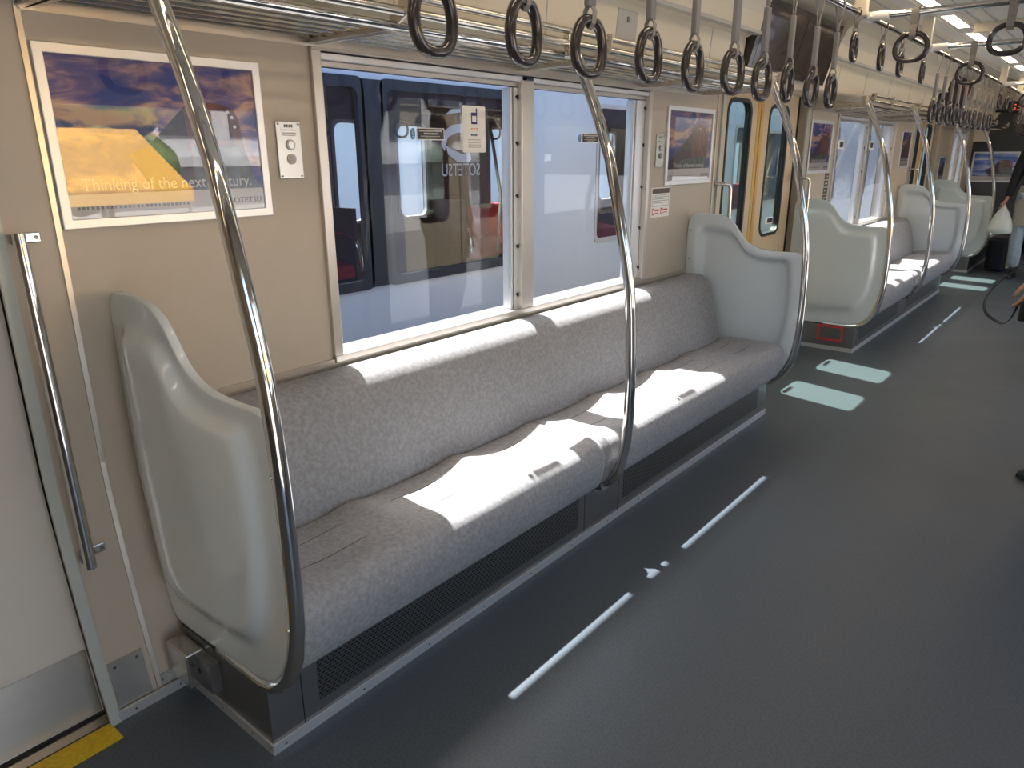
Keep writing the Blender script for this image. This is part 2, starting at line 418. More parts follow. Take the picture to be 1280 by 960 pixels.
# vertical cover strips on the lining and the pale door jambs
mb = MB()
for y in (-.085, 3.385, 4.985, 8.22): lean_strip(mb, y, y+.012, .03, 1.72, .006)
struct(mb, 'trim_8', M['alu'])
mb = MB()
for y0, y1 in ((-.215, -.19), (3.44, 3.462), (4.872, 4.915), (8.31, 8.335)): lean_strip(mb, y0, y1, .0, 1.78, .012)
struct(mb, 'trim_9', pmat('pale_green_jamb', (.50, .53, .49), .3, metal=.3))
mb = MB()
for a, b in ((0.0, .651), (2.629, 3.2), (4.95, 5.60), (7.47, 8.2), (.651, 2.629), (5.60, 7.47)): mb.box((0, a, .752), (.009, b, .771))
struct(mb, 'trim_10', M['alu'])

# ------------------------------------------------------------------ windows
def window(n, a, b, m0, m1, l1, r1):
    w = thing('window_%d' % n, (0, (a+b)/2, .758), kind='structure')
    f = MB(); f.box((-.10, a, .758), (.014, a+.034, 1.69)); f.box((-.10, b-.028, .758), (.014, b, 1.69)); f.box((-.10, a, .758), (.016, b, .782)); f.box((-.10, a, 1.686), (.016, b, 1.694))
    f.box((-.06, m0, .775), (.010, m1, 1.67))
    f.build('window_frame', M['alu'], w, bevel=.003)
    for p0, p1 in ((a+.034, m0), (m1, b-.028)):
        h = MB(); h.box((-.03, p0, 1.664), (.006, p1, 1.682)); h.build('blind_box', M['alub'], w, bevel=.002)
        h = MB(); h.box((-.034, p0, 1.648), (-.014, p1, 1.662)); h.build('blind_rail', M['alu'], w)
        h = MB(); h.box((-.05, p0, 1.648), (-.030, p1, 1.686)); h.build('recess_shadow', M['gap'], w)  # black filler: the shadow in the header gaps is put into its colour
    g = MB(); g.box((-.034, a+.03, .775), (-.028, m0+.004, 1.65)); g.build('window_pane', M['glass'], w)
    g = MB(); g.box((-.034, m1-.004, .775), (-.028, b-.03, 1.65)); g.build('window_pane', M['glass'], w)
    for y0, y1 in ((l1, m0), (r1, b-.03)):
        c = MB(); c.box((-.06, y0, .782), (-.018, y0+.012, 1.643)); c.box((-.06, y0+.016, .782), (-.012, y1, 1.643)); c.build('blind_channel', M['alub'], w)
        d = MB()
        for z in (.83, 1.03, 1.23, 1.43, 1.60): d.prism([(y1-.014, z+.012), (y1-.001, z), (y1-.001, z+.018)], -.012, -.007, 'x')
        d.box((-.022, y0+.011, .782), (-.02, y0+.0165, 1.643))
        d.build('channel_catch', M['black'], w)
    return w
window(1, .651, 2.629, 1.612, 1.692, 1.575, 2.505)
window(2, 5.60, 7.47, 6.50, 6.57, 6.46, 7.37)
window(3, 10.45, 11.5, 10.95, 11.0, 10.92, 11.42)
# ------------------------------------------------------------------ doors on the left
def door(n, a, b, seam, w1, w2, zt, near=False, kick=.09):
    d = thing('door_%d' % n, (0, (a+b)/2, 0), kind='structure')
    for k, (y0, y1, w) in enumerate(((a, seam-.006, w1), (seam+.006, b, w2))):
        m = MB(); X0, X1 = -.09, -.055
        if w:
            outer = rounded(w[0]-.022, w[1]+.022, w[2]-.022, w[3]+.022, .085); inner = rounded(w[0], w[1], w[2], w[3], .07)
            m.box((X0, y0, .20), (X1, w[0]-.02, 1.78)); m.box((X0, w[1]+.02, .20), (X1, y1, 1.78))
            m.box((X0, w[0]-.02, .20), (X1, w[1]+.02, w[2]-.02)); m.box((X0, w[0]-.02, w[3]+.02), (X1, w[1]+.02, 1.78))
            # rounded corner fillers
            rect = []
            for (yy, zz) in outer: rect.append((w[0]-.022 if yy < (w[0]+w[1])/2 else w[1]+.022, w[2]-.022 if zz < (w[2]+w[3])/2 else w[3]+.022))
            ring_prism(m, rect, outer, X0, X1, 'x')
            m.prism([(wx(z)-.055, z) for z in (.01,.06,.12,.2)]+[(-.09, .2), (-.09, .01)], y0, y1, 'y')
        else:
            m.prism([(wx(z)-.055, z) for z in (.01,.06,.12,.18,.25,.32,.4,.5,.58,.66,1.78)]+[(-.09, 1.78), (-.09, .01)], y0, y1, 'y')
        leaf = m.build('door_leaf', M['doortan'] if w else M['doorpaint'], d)
        if k == 0:
            sl = MB(); sl.box((-.085, seam-.0065, .01), (-.06, seam+.0065, 1.78)); sl.build('rubber_seal', M['gap'], d)
        kp = MB(); kp.prism([(wx(z)-.053, z) for z in (.012,.06,.12,.18,kick+.1)]+[(wx(z)-.055, z) for z in (kick+.1,.18,.12,.06,.012)], y0+.002, y1-.004, 'y')
        kp.build('kick_plate', M['plate'], leaf)
        if w:
            g = MB(); ring_prism(g, outer, inner, X0-.002, X1+.004, 'x'); g.build('window_gasket', M['black'], leaf, smooth=True)
            g = MB(); g.prism(inner, -.074, -.070, 'x'); g.build('door_pane', M['doorglass'], leaf)
            e = MB(); yy = y1 if k == 0 else y0; e.box((X1, yy-(.045 if k == 0 else 0), .2), (X1+.002, yy+(0 if k == 0 else .045), 1.78)); e.build('edge_strip', M['amber'], leaf)
    return d
D3 = door(1, -1.49, -.205, -.843, None, None, 1.78, kick=.055)
D1 = door(2, 3.465, 4.845, 4.165, (3.67, 4.0, .86, 1.70), (4.335, 4.665, .86, 1.69), 1.78)
D2 = door(3, 8.34, 9.55, 8.95, (8.50, 8.80, .86, 1.70), (9.10, 9.40, .86, 1.69), 1.78)
g = MB(); g.box((-.095, 4.845, .0), (-.055, 4.885, 1.78)); g.box((-.095, -.205, .0), (-.06, -.197, 1.78)); g.box((-.095, 3.45, .0), (-.07, 3.465, 1.78)); g.box((-.095, 9.55, 0), (-.055, 9.57, 1.78))
struct(g, 'trim_11', M['gap'])
# a notice on the far leaf's lower pane
for ya, lab in ((3.70, 'left'), (4.47, 'right')):
    t = thing('door_sticker', (-.068, ya+.07, .925), label='small dark sticker with white border low on the %s pane of the first door' % lab, cat='sticker')
    g = MB(); g.box((-.0695, ya, .918), (-.0688, ya+.14, .962)); g.build('sticker_backing', M['paper'], t)
    g = MB(); g.box((-.0688, ya+.03, .925), (-.0684, ya+.13, .955)); g.build('printed_panel', M['ink'], t)
# threshold
g = MB(); g.box((-.12, -1.49, -.02), (.105, -.197, .003)); g.box((-.12, 3.45, -.02), (.07, 4.885, .003)); g.box((-.12, 8.32, -.02), (.07, 9.57, .003)); struct(g, 'trim_12', M['plate'])
g = MB(); g.box((.062, -1.49, .003), (.070, -.205, .0045)); struct(g, 'trim_13', M['gap'])
g = MB(); g.box((.112, -1.45, .0005), (.188, -.212, .0035))
g.build('tactile_strip', M['yellow'], label='yellow textured warning strip on the floor before the nearest door', cat='floor marking')
# floor lines by the doors
# door handrails
def flat_rail(y, s):
    t = thing('door_handrail', (.02, y, .43))
    m = MB(); m.prism([(x_*.013, y_*.009) for x_, y_ in [(math.cos(2*PI*q/16), math.sin(2*PI*q/16)) for q in range(16)]], 0, 1, 'z')
    m.v = [(a_+(.052+.030*(1-c_)), y+b_*1.5, .43+.81*c_) for a_, b_, c_ in m.v]
    m.build('rail', M['chrome'], t, smooth=True)
    for z in (.445, 1.225):
        m = MB(); m.box((wx(z)-.001, y+s*.012 if s > 0 else y-.058, z-.012), (wx(z)+.005, y+.058 if s > 0 else y-.012, z+.012)); m.box((wx(z), y-.008, z-.012), (.052+.03*(1-(z-.43)/.81), y+.008, z+.012))
        br = m.build('rail_bracket', M['chrome'], t, bevel=.004)
        m = MB()
        for q in (.022, .048): m.tube([(wx(z)+.005, y+s*q, z), (wx(z)+.007, y+s*q, z)], .005, 8)
        m.build('bracket_screw', M['screw'], br)
    return t
tag(flat_rail(-.175, 1), label='tall straight chrome handrail beside the nearest door', cat='handrail')
def bow_rail(y, lab):
    t = thing('door_handrail', (.02, y, .45), label=lab, cat='handrail')
    m = MB(); m.tube([(wx(1.23), y, 1.23), (.07, y, 1.23), (.085, y+.02, 1.225), (.09, y+.03, 1.20), (.10, y+.03, .8), (.12, y+.03, .48), (.10, y+.02, .45), (wx(.45), y, .45)], .011, 10)
    m.build('rail', M['chrome'], t, smooth=True)
    for z in (1.23, .45):
        m = MB(); m.tube([(wx(z), y, z), (wx(z)+.008, y, z)], .022, 14); m.build('rail_flange', M['chrome'], t, smooth=True)
    return t
bow_rail(3.42, 'bowed chrome handrail rising behind the closest bench\'s far end panel')
bow_rail(8.26, 'bowed chrome handrail beside the second door, past the second bench')
bow_rail(4.79, 'bowed chrome handrail beyond the first door, beside the second bench')

# ------------------------------------------------------------------ end panels
OUT = [(0.0,1.085),(.06,1.088),(.12,1.088),(.18,1.084),(.225,1.072),(.262,1.048),(.29,1.015),(.318,.975),(.35,.944),(.39,.924),(.44,.912),(.50,.908),(.57,.908),(.648,.912),
       (.658,.86),(.666,.80),(.671,.72),(.672,.62),(.668,.52),(.656,.42),(.638,.345),(.615,.29),(.585,.247),(.55,.220),(.51,.206),(.43,.198),(.34,.194),(.25,.190),(.16,.188),(.08,.187),(.0,.186),
       (.0,.34),(.0,.50),(.0,.65),(.0,.80),(.0,.95)]
def panel(yc, out, rim=.0115, bulge=.036):
    """thin moulded shell; its middle is pressed outwards (towards the door) by `bulge`"""
    root = MB()
    cx, cz = .325, .69
    fr = [1., .995, .985, .95, .89, .84, .805, .775, .745, .715, .67, .56, .40, .20]
    th = [.45, .85, 1., 1., 1., .95, .85, .75, .70, .70, .70, .70, .70, .70]
    bl = [0, 0, 0, 0, 0, .03, .16, .42, .70, .88, .96, 1.0, 1.03, 1.05]
    n = len(OUT)
    def ringpts(k, sgn):
        r_ = []
        for (x, z) in OUT:
            f = fr[k]; xx, zz = cx+(x-cx)*f, cz+(z-cz)*f
            if x < .3: xx += wx(zz)*max(0, 1-xx/.4)
            r_.append((xx, yc+out*bulge*bl[k]+sgn*rim*th[k], zz))
        return r_
    for sgn in (-1, 1):
        rows = [ringpts(k, sgn) for k in range(len(fr))]; rows = [q+[q[0]] for q in rows]
        root.grid(rows, flip=(sgn < 0))
        last = rows[-1][:-1]
        root.add(last+[(cx, yc+out*bulge*1.06+sgn*rim*.7, cz)], [((i+1) % n, i, n) if sgn > 0 else (i, (i+1) % n, n) for i in range(n)])
    a = ringpts(0, -1); b = ringpts(0, 1)
    root.grid([a+[a[0]], b+[b[0]]])
    return root
def make_panel(yc, lab, group='white moulded panels at the bench ends', side=1):
    t = thing('end_panel', (0, yc, .186), label=lab, cat='partition', group=group)
    o = panel(yc, -side).build('panel_shell', M['frp'], t, smooth=True)
    for p in o.data.polygons: p.use_smooth = True
    m = o.modifiers.new('s', 'SUBSURF'); m.levels = 1; m.render_levels = 2
    sc = MB()
    for z in (.99, .83): sc.tube([(.025, yc+side*.0105, z), (.025, yc+side*.0135, z)], .005, 8)
    sc.build('panel_screw', M['screw'], t)
    return t
make_panel(.012, 'pale moulded end panel at the near end of the closest bench', side=1)
make_panel(3.125, 'white moulded end panel at the far end of the closest bench', side=-1)
make_panel(P+.02, 'pale end panel above the red rectangle, at the near end of the second bench', side=1)
make_panel(P+3.13, 'white end panel at the far end of the second bench', side=-1)
make_panel(9.66, 'pale end panel at the near end of the third bench, deep in the car', side=1)

# ------------------------------------------------------------------ grab poles
PX = [(.20,.545),(.232,.590),(.27,.622),(.33,.650),(.42,.668),(.52,.674),(.64,.674),(.76,.670),(.87,.664),(.96,.655),(1.05,.640),(1.14,.618),(1.25,.592),(1.38,.560),(1.50,.515),(1.60,.470),(1.68,.430),(1.735,.402)]
def pole_end(y, lab):
    t = thing('grab_pole', (.54, y, .19), label=lab, cat='grab pole', group='chrome poles at the bench end panels')
    m = MB(); pts = [(.30, y+.004, .188), (.44, y+.002, .186), (.505, y, .190)]+[(x, y, z) for z, x in PX]
    m.tube(pts, .0185, 16); m.build('pole_tube', M['chrome'], t, smooth=True)
    m = MB(); m.tube([(.402, y, 1.70), (.395, y, 1.765)], .024, 14); m.build('top_socket', M['satin'], t, smooth=True)
    m = MB()
    for z, x in ((.78, .669), (.42, .668)): m.tube([(x-.006, y-.017, z), (x-.006, y-.0205, z)], .004, 8)
    m.build('pole_screw', M['satin'], t)
    return t
def pole_mid(y, lab):
    t = thing('grab_pole', (.54, y, .20), label=lab, cat='grab pole', group='chrome poles at the middle of the benches')
    m = MB(); pts = [(.535, y, .225), (.575, y, .232), (.61, y, .255), (.638, y, .30)]+[(x, y, z) for z, x in PX if z > .31]
    m.tube(pts, .0185, 16); m.build('pole_tube', M['chrome'], t, smooth=True)
    m = MB(); m.tube([(.402, y, 1.70), (.395, y, 1.765)], .024, 14); m.build('top_socket', M['satin'], t, smooth=True)
    m = MB(); m.tube([(.528, y, .222), (.552, y, .226)], .034, 16); m.tube([(.552, y, .226), (.585, y, .232)], .026, 16)
    m.build('base_clamp', M['steel'], t, smooth=True)
    return t
pole_end(.012, 'tall bowed chrome pole crossing the poster, edging the closest end panel')
pole_end(3.125, 'bowed chrome pole edging the white panel at the far end of the nearest bench')
pole_end(P+.02, 'bowed chrome pole edging the pale panel above the red rectangle')
pole_end(P+3.13, 'bowed chrome pole edging the panel at the far end of the second bench')
pole_end(9.66, 'rightmost chrome pole, crossing the poster on the dark end wall')
pole_mid(1.385, 'chrome pole clamped below the middle of the nearest bench, crossing the window')
pole_mid(P+1.40, 'chrome pole clamped below the middle of the second bench')

# ------------------------------------------------------------------ benches
BACK = [(.004,.738),(.03,.749),(.07,.752),(.11,.748),(.140,.732),(.160,.705),(.178,.655),(.197,.595),(.214,.53),(.228,.46),(.240,.39),(.246,.352)]
def bench(y0, y1, lab, seats=7, split=3, grp=None):
    t = thing('bench_seat', (.3, (y0+y1)/2, 0), label=lab, cat='bench', group=grp)
    a, b = y0+.034, y1-.034
    # backrest: swept profile
    m = MB(); n = 40
    prof = BACK+[(.05,.352),(.004,.352)]
    rows = []
    for i in range(n+1):
        y = a+(b-a)*i/n
        rows.append([(x, y, z) for x, z in prof]+[(prof[0][0], y, prof[0][1])])
    m.grid(rows); k = len(prof)
    m.add([(x, a, z) for x, z in prof], [tuple(range(k))[::-1]]); m.add([(x, b, z) for x, z in prof], [tuple(range(k))])
    m.build('backrest', M['fabric'], t, smooth=True)
    # cushions
    L = (b-a)/seats; ys = a+L*split
    for (c0, c1) in ((a, ys-.004), (ys+.004, b)):
        m = MB(); N = int((c1-c0)/.018); rows = []
        for i in range(N+1):
            y = c0+(c1-c0)*i/N
            e = min(y-c0, c1-y); rd = .014*max(0, 1-e/.02)**2
            ph = ((y-a)/L) % 1.
            bk = math.sin(PI*ph)**1.6                        # 0 between seats, 1 mid-seat
            f = 1.
            def dz(x):                                       # bucket depth
                w = max(0, min(1, (x-.25)/.06))*max(0, min(1, (.60-x)/.14))
                ridge = .011*math.exp(-((ph-.5 if False else min(ph, 1-ph))/.11)**2)*max(0, min(1, (.47-x)/.1))
                return -.022*w*bk+ridge
            top = [(.236,.350),(.238,.386),(.262,.402),(.30,.412),(.34,.416),(.38,.419),(.42,.421),(.46,.424),(.50,.427),(.535,.429),(.56,.427),(.582,.421),(.600,.410),(.613,.392),(.620,.365)]
            frt = [(.618,.33),(.608,.28),(.594,.245),(.582,.236),(.50,.236),(.236,.30)]
            r = [(x-(rd if x > .5 else 0), y, z+dz(x)-rd) for x, z in top]+[(x-rd, y, z) for x, z in frt]
            r.append(r[0]); rows.append(r)
        m.grid(rows); k = len(rows[0])-1
        m.add(rows[0][:-1], [tuple(range(k))[::-1]]); m.add(rows[-1][:-1], [tuple(range(k))])
        cu = m.build('seat_cushion', M['fabric'], t, smooth=True)
        m = MB(); s0 = int(round((c0-a)/L)); s1 = int(round((c1-a)/L))
        for s in range(s0, s1):
            for x in (.335, .455):
                z = .4155 if x < .4 else .4235
                pts = []
                for q in range(9):
                    ph = .2+.6*q/8; y = a+(s+ph)*L
                    w = max(0, min(1, (x-.25)/.06))*max(0, min(1, (.60-x)/.14)); bend = .012*(2*abs(q-4)/8)**4
                    pts.append((x+bend, y, z-.022*w*math.sin(PI*ph)**1.6+.011*math.exp(-(min(ph, 1-ph)/.11)**2)*max(0, min(1, (.47-x)/.1))))
                m.tube(pts, .0016, 5)
        m.build('seat_seam', pmat_seam, cu)
    # steel base with three grilles
    m = MB(); m.box((.116, y0, .0), (.528, y1, .184)); m.box((.116, y0+.034, .184), (.528, y1-.034, .232)); bs = m.build('bench_base', M['steel'], t)
    gs = [(y0+.14, y0+1.30), (y0+1.62, y0+3.02)] if seats == 7 else [(y0+.14, y1-.14)]
    for g0, g1 in gs:
        m = MB(); m.box((.528, g0, .068), (.5295, g1, .214)); m.build('heater_grille', M['grille'], bs)
    m = MB()
    for q in [y0+.09, y0+1.34, y0+1.58]: m.box((.5278, q, .03), (.5285, q+.003, .225))
    m.build('panel_joint', M['gap'], bs)
    return t
pmat_seam = pmat('seam_thread', (.13, .11, .10), .9)
bench(0.0, 3.14, 'closest grey mottled bench, under the large window, half in sunlight')
bench(P, P+3.14, 'second bench, seen past the pale panel with the red rectangle below it')
bench(9.64, 11.6, 'third bench, almost hidden behind the rightmost end panel', seats=4, split=2)
# junction box under the near panel
t = thing('junction_box', (.24, -.03, .06), label='small steel junction box under the closest end panel', cat='box')
m = MB(); m.box((.125, -.05, .062), (.232, -.001, .165)); m.build('box_body', M['plate'], t, bevel=.004)
m = MB(); m.box((.232, -.028, .075), (.31, -.001, .16)); m.build('box_flange', M['steel'], t)
m = MB(); m.tube([(.25, -.028, .12), (.25, -.030, .12)], .007, 10); m.build('cable_hole', M['black'], t)
# red frame on the second bench base
m = MB(); ring_prism(m, [(.272, .068), (.272, .184), (.455, .184), (.455, .068)], [(.286, .082), (.286, .170), (.441, .170), (.441, .082)], P-.003, P-.0005, 'y')
m.build('red_marking', M['redink'], label='red rectangular outline on the steel end of the second bench base', cat='marking')

# ------------------------------------------------------------------ luggage racks
def rack(y0, y1, brs, lab, grp='luggage racks above the benches'):
    t = thing('luggage_rack', (.2, (y0+y1)/2, 1.70), label=lab, cat='luggage rack', group=grp)
    for x in (.035, .09, .145, .20, .255, .31):
        m = MB(); m.tube([(x, y0, 1.718), (x, y1, 1.718)], .0065, 8); m.build('rack_slat', M['satin'], t, smooth=True)
    m = MB(); m.tube([(.362, y0, 1.712), (.362, y1, 1.712)], .013, 12); m.build('front_rail', M['chrome'], t, smooth=True)
    m = MB(); m.tube([(.395, y0, 1.740), (.395, y1, 1.740)], .0125, 12); m.build('front_rail', M['satin'], t, smooth=True)
    m = MB(); m.tube([(.400, y0, 1.775), (.400, y1, 1.775)], .010, 12); m.build('front_rail', M['satin'], t, smooth=True)
    for y in brs:
        m = MB(); m.prism([(0, 1.745), (0, 1.700), (.02, 1.700), (.345, 1.700), (.375, 1.715), (.415, 1.735), (.42, 1.79), (.39, 1.79), (.375, 1.75), (.34, 1.728)], y-.004, y+.004, 'y')
        m.box((.0, y-.02, 1.70), (.345, y+.02, 1.7035))
        m.build('rack_bracket', M['alu'], t)
    m = MB(); m.box((0, y0, 1.695), (.006, y1, 1.74)); m.build('wall_rail', M['alu'], t)
    return t
rack(-.08, 3.22, (-.06, .66, 1.60, 2.55, 3.2), 'metal tube luggage rack above the near window, running out of the top left')
rack(4.98, 8.1, (5.0, 5.5, 6.4, 7.3, 8.08), 'metal tube luggage rack above the second window')
rack(9.7, 11.9, (9.72, 10.8, 11.88), 'luggage rack above the third bench, deep in the car')

# ------------------------------------------------------------------ strap rails, posts, straps
RX, RZ = .72, 2.04
t = thing('strap_rail', (RX, 4, RZ), label='long chrome rail under the ceiling that carries the rows of hanging straps', cat='strap rail')
m = MB(); m.tube([(RX, -3.5, RZ), (RX, YB-.3, RZ)], .0155, 12); m.build('rail_tube', M['chrome'], t, smooth=True)
t2 = thing('strap_rail', (2.05, 4, RZ), label='long chrome rail under the ceiling on the aisle\'s other side', cat='strap rail')
m = MB(); m.tube([(2.05, -3.5, RZ), (2.05, YB-.3, RZ)], .0155, 12); m.build('rail_tube', M['chrome'], t2, smooth=True)
for y in (3.34, 4.78, 8.25, 9.62):
    m = MB(); m.box((2.02, y-.022, RZ-.015), (2.08, y+.022, 2.2)); m.build('ceiling_bracket', M['cream'], t2, bevel=.006)
for y in (3.47, 4.93, 8.35, 9.75):
    m = MB(); m.tube([(RX, y-.045, RZ), (RX, y+.045, RZ)], .022, 14); m.build('rail_joint', M['white'], t, smooth=True)
for y, lab in ((3.47, 'nearer cross rail under the ceiling, level with the first door'), (4.93, 'second cross rail under the ceiling, just past the first door'), (8.35, 'cross rail level with the second door'), (9.75, 'cross rail just past the second door')):
    t = thing('cross_rail', (1.35, y, RZ), label=lab, cat='rail', group='cross rails under the ceiling')
    m = MB(); m.tube([(RX+.02, y, RZ), (2.03, y, RZ)], .0155, 12); m.build('rail_tube', M['chrome'], t, smooth=True)
    for xa in (.735, 1.93):
        m = MB(); m.tube([(xa, y, RZ), (xa+.085, y, RZ)], .022, 14); m.build('end_sleeve', M['white'], t, smooth=True)
for y, lab in ((3.34, 'cream post hanging from the ceiling beside the nearer cross rail'), (4.78, 'cream ceiling post just before the second cross rail'), (8.25, 'cream ceiling post before the third cross rail'), (9.62, 'cream ceiling post before the farthest cross rail'), (-1.2, 'x')):
    if y < 0: continue
    m = MB(); m.box((RX-.03, y-.022, RZ-.015), (RX+.03, y+.022, 2.215))
    m.build('ceiling_post', M['cream'], bevel=.006, label=lab, cat='post', group='ceiling posts carrying the strap rail')

def ring_pts(w, h, n=28):
    out = []
    for k in range(n):
        a = 2*PI*k/n; c, s = math.cos(a), math.sin(a)
        e = .78
        x = w/2*math.copysign(abs(c)**e, c); z = h/2*math.copysign(abs(s)**e, s)
        if z > 0: x *= 1-.16*z/(h/2)
        out.append((x, z))
    return out
def strap(y, lab, grp, zc=1.668, long=True, cross=False, x=RX, rot=0., tilt=0.):
    """ring plane along y (or along x for straps hung on a cross rail)"""
    t = thing('hanging_strap', (x, y, RZ), label=lab, cat='strap', group=grp)
    w, h, r = ((.120, .130, .0135) if long else (.142, .120, .012))
    pts = [(0, a, b+zc-RZ) for a, b in ring_pts(w, h)]
    bt = zc-RZ+h/2
    def fin(mb, name, mat, smooth=True, bevel=0):
        if cross: mb.v = [(vy, vx, vz) for vx, vy, vz in mb.v]
        o = mb.build(name, mat, None, origin=(0, 0, 0), smooth=smooth, bevel=bevel); o.parent = t; o.location = (0, 0, 0); return o
    m = MB(); m.tube(pts, r, 10, closed=True); fin(m, 'ring', M['brown'])
    if long:
        m = MB(); m.ribbon([(-.004, -.002, bt+.036), (-.013, -.004, bt+.018), (-.012, 0, bt-.010), (0, .002, bt-.022), (.012, 0, bt-.010), (.013, .004, bt+.018), (.004, .002, bt+.036)], .017, .0025, (0, 1, 0)); fin(m, 'ring_loop', M['belt'])
        m = MB(); m.box((-.009, -.0165, bt+.030), (.009, .0165, bt+.185)); fin(m, 'sleeve', M['strapgrey'], bevel=.004)
        m = MB(); z0 = bt+.19
        for s in (-1, 1): m.ribbon([(s*.003, s*.002, z0), (s*.004, s*.004, z0+.03), (s*.0165, s*.010, -.012), (s*.0175, s*.010, .004), (s*.010, s*.004, .018), (0, 0, .019)], .016, .002, (0, 1, 0))
        fin(m, 'belt', M['belt'])
    else:
        m = MB(); m.ribbon([(-.004, 0, bt+.045), (-.013, 0, bt+.018), (-.012, 0, bt-.010), (0, 0, bt-.022), (.012, 0, bt-.010), (.013, 0, bt+.018), (.004, 0, bt+.045), (.002, 0, bt+.10)], .03 if cross else .02, .0025, (0, 1, 0)); fin(m, 'ring_loop', M['belt'])
        m = MB()
        for s in (-1, 1): m.ribbon([(s*.002, 0, bt+.05), (s*.003, 0, min(bt+.06, -.07)), (s*.0165, 0, -.012), (s*.0175, 0, .004), (s*.010, 0, .018), (0, 0, .019)], .033 if cross else .016, .002, (0, 1, 0))
        fin(m, 'belt', M['belt'])
    t.rotation_euler = (0, 0, rot)
    return t
ordw = ['first', 'second', 'third', 'fourth', 'fifth', 'sixth', 'seventh', 'eighth', 'ninth', 'tenth']
ys = [.44, .737, 1.01, 1.325, 1.61, 1.92, 2.19, 2.461, 2.756, 3.026]
G1 = 'long hanging straps over the near bench'
look = ['closest and largest of the row', 'ring hanging over the near window mullion', 'ring over the top of the middle pole', 'ring just past the middle pole',
        'ring above the window\'s right end', 'ring just left of the dark screen', 'ring before the dark screen\'s left side', 'ring before the dark screen\'s centre', 'ring before the dark screen\'s right side', 'last long strap before the short ones']
for i, y in enumerate(ys):
    strap(y, '%s long strap over the near bench, %s' % (ordw[i], look[i]), G1, zc=1.668+(.004 if i % 2 else -.003), rot=[.08,.12,-.05,.03,.05,-.10,-.06,.10,-.03,.04][i])
for i, y in enumerate((3.30, 3.80, 4.22, 4.80)):
    strap(y, '%s short strap over the first doorway, seen edge-on' % ordw[i], 'short straps over the first doorway', zc=1.885, long=False, rot=[.16,.14,.10,.12][i])
for i in range(10):
    strap(P+.45+.288*i, '%s long strap of the row over the second bench, counted from the near end' % ordw[i], 'long straps over the second bench', rot=random.uniform(-.1, .1))
for i in range(3):
    strap(P+3.45+.5*i, '%s short strap over the second doorway, counted from the near end' % ordw[i], 'short straps over the second doorway', zc=1.885, long=False)
for i in range(7):
    strap(9.95+.27*i, '%s long strap of the farthest row, counted from the near end' % ordw[i], 'long straps over the third bench', rot=random.uniform(-.1, .1))
strap(3.47, 'left oval strap on the nearer cross rail, seen face-on', 'straps on the nearer cross rail', zc=1.885, long=False, cross=True, x=.935)
strap(3.47, 'right oval strap on the nearer cross rail, seen face-on', 'straps on the nearer cross rail', zc=1.885, long=False, cross=True, x=1.33)
strap(4.93, 'oval strap on the second cross rail, in front of the dark straps', 'straps on the farther cross rails', zc=1.875, long=False, cross=True, x=.965)
strap(8.35, 'small far strap on the third cross rail', 'straps on the farther cross rails', zc=1.885, long=False, cross=True, x=.95)
for i in range(4):
    strap(9.75, '%s strap from the left on the farthest cross rail' % ordw[i], 'straps on the farthest cross rail', zc=1.76, long=False, cross=True, x=.78+.13*i)

# ------------------------------------------------------------------ ceiling lamps
k = 0
for xx, side in ((.81, 'left'), (1.925, 'right')):
    y = 4.82-.88*10
    while y < YB-.6:
        t = thing('ceiling_light', (xx, y+.6, 2.2), cat='light', group='%s row of ceiling strip lights' % side)
        k += 1
        if y > 3.5 and xx < 1: t['label'] = '%s ceiling strip light of the left row beyond the nearer cross rail' % ['first', 'second', 'third', 'fourth', 'fifth', 'sixth', 'seventh', 'eighth', 'ninth', 'tenth'][int((y-3.5)/.88)]
        else: t['label'] = 'long ceiling strip light of the %s row, over the aisle\'s other side' % side
        m = MB(); m.box((xx-.034, y, 2.208), (xx+.034, y+.58, 2.232)); m.build('diffuser', M['light'], t)
        m = MB(); ring_prism(m, [(xx-.05, y-.15), (xx+.05, y-.15), (xx+.05, y+.73), (xx-.05, y+.73)], [(xx-.036, y-.002), (xx+.036, y-.002), (xx+.036, y+.582), (xx-.036, y+.582)], 2.203, 2.23, 'z'); m.build('lamp_housing', M['white'], t)
        y += .88
# ceiling grilles
for y in (5.2, 8.6):
    t = thing('ceiling_vent', (1.28, y, 2.19), label='long cream air vent panel across the ceiling at %s' % {5.2: 'the second cross rail', 8.6: 'the second doorway'}[y], cat='vent', group='ceiling vent panels')
    m = MB(); m.box((.90, y, 2.14), (1.82, y+.05, 2.2)); m.build('vent_frame', M['cream'], t, bevel=.004)

# ------------------------------------------------------------------ screens over the doors
def screen(y0, y1, lab):
    t = thing('door_screen', (.2, (y0+y1)/2, 1.82), label=lab, cat='screen', group='dark display boards over the doors')
    m = MB(); m.prism([(.13, 1.83), (.225, 1.812), (.315, 2.15), (.22, 2.17), (.15, 2.0)], y0, y1, 'y'); m.build('display_housing', M['dark'], t, bevel=.004)
    def q(u, v, off):   # u along y, v up the slanted face
        bx, bz = .225+(.315-.225)*v, 1.815+(2.15-1.815)*v; nx, nz = .966, -.26
        return (bx+nx*off, u, bz+nz*off)
    m = MB()
    for a, b in ((y0+.05, (y0+y1)/2-.01), ((y0+y1)/2+.01, y1-.05)):
        m = MB(); m.add([q(a, .08, .0005), q(b, .08, .0005), q(b, .92, .0005), q(a, .92, .0005), q(a, .08, .002), q(b, .08, .002), q(b, .92, .002), q(a, .92, .002)],
              [(0,1,2,3),(4,5,6,7),(0,1,5,4),(1,2,6,5),(2,3,7,6),(3,0,4,7)]); m.build('display_glass', M['screen'], t)
    return t
screen(3.21, 4.45, 'brown-black display board over the first door, behind the hanging straps')
screen(8.07, 9.30, 'dark display board over the second door, far along the car')
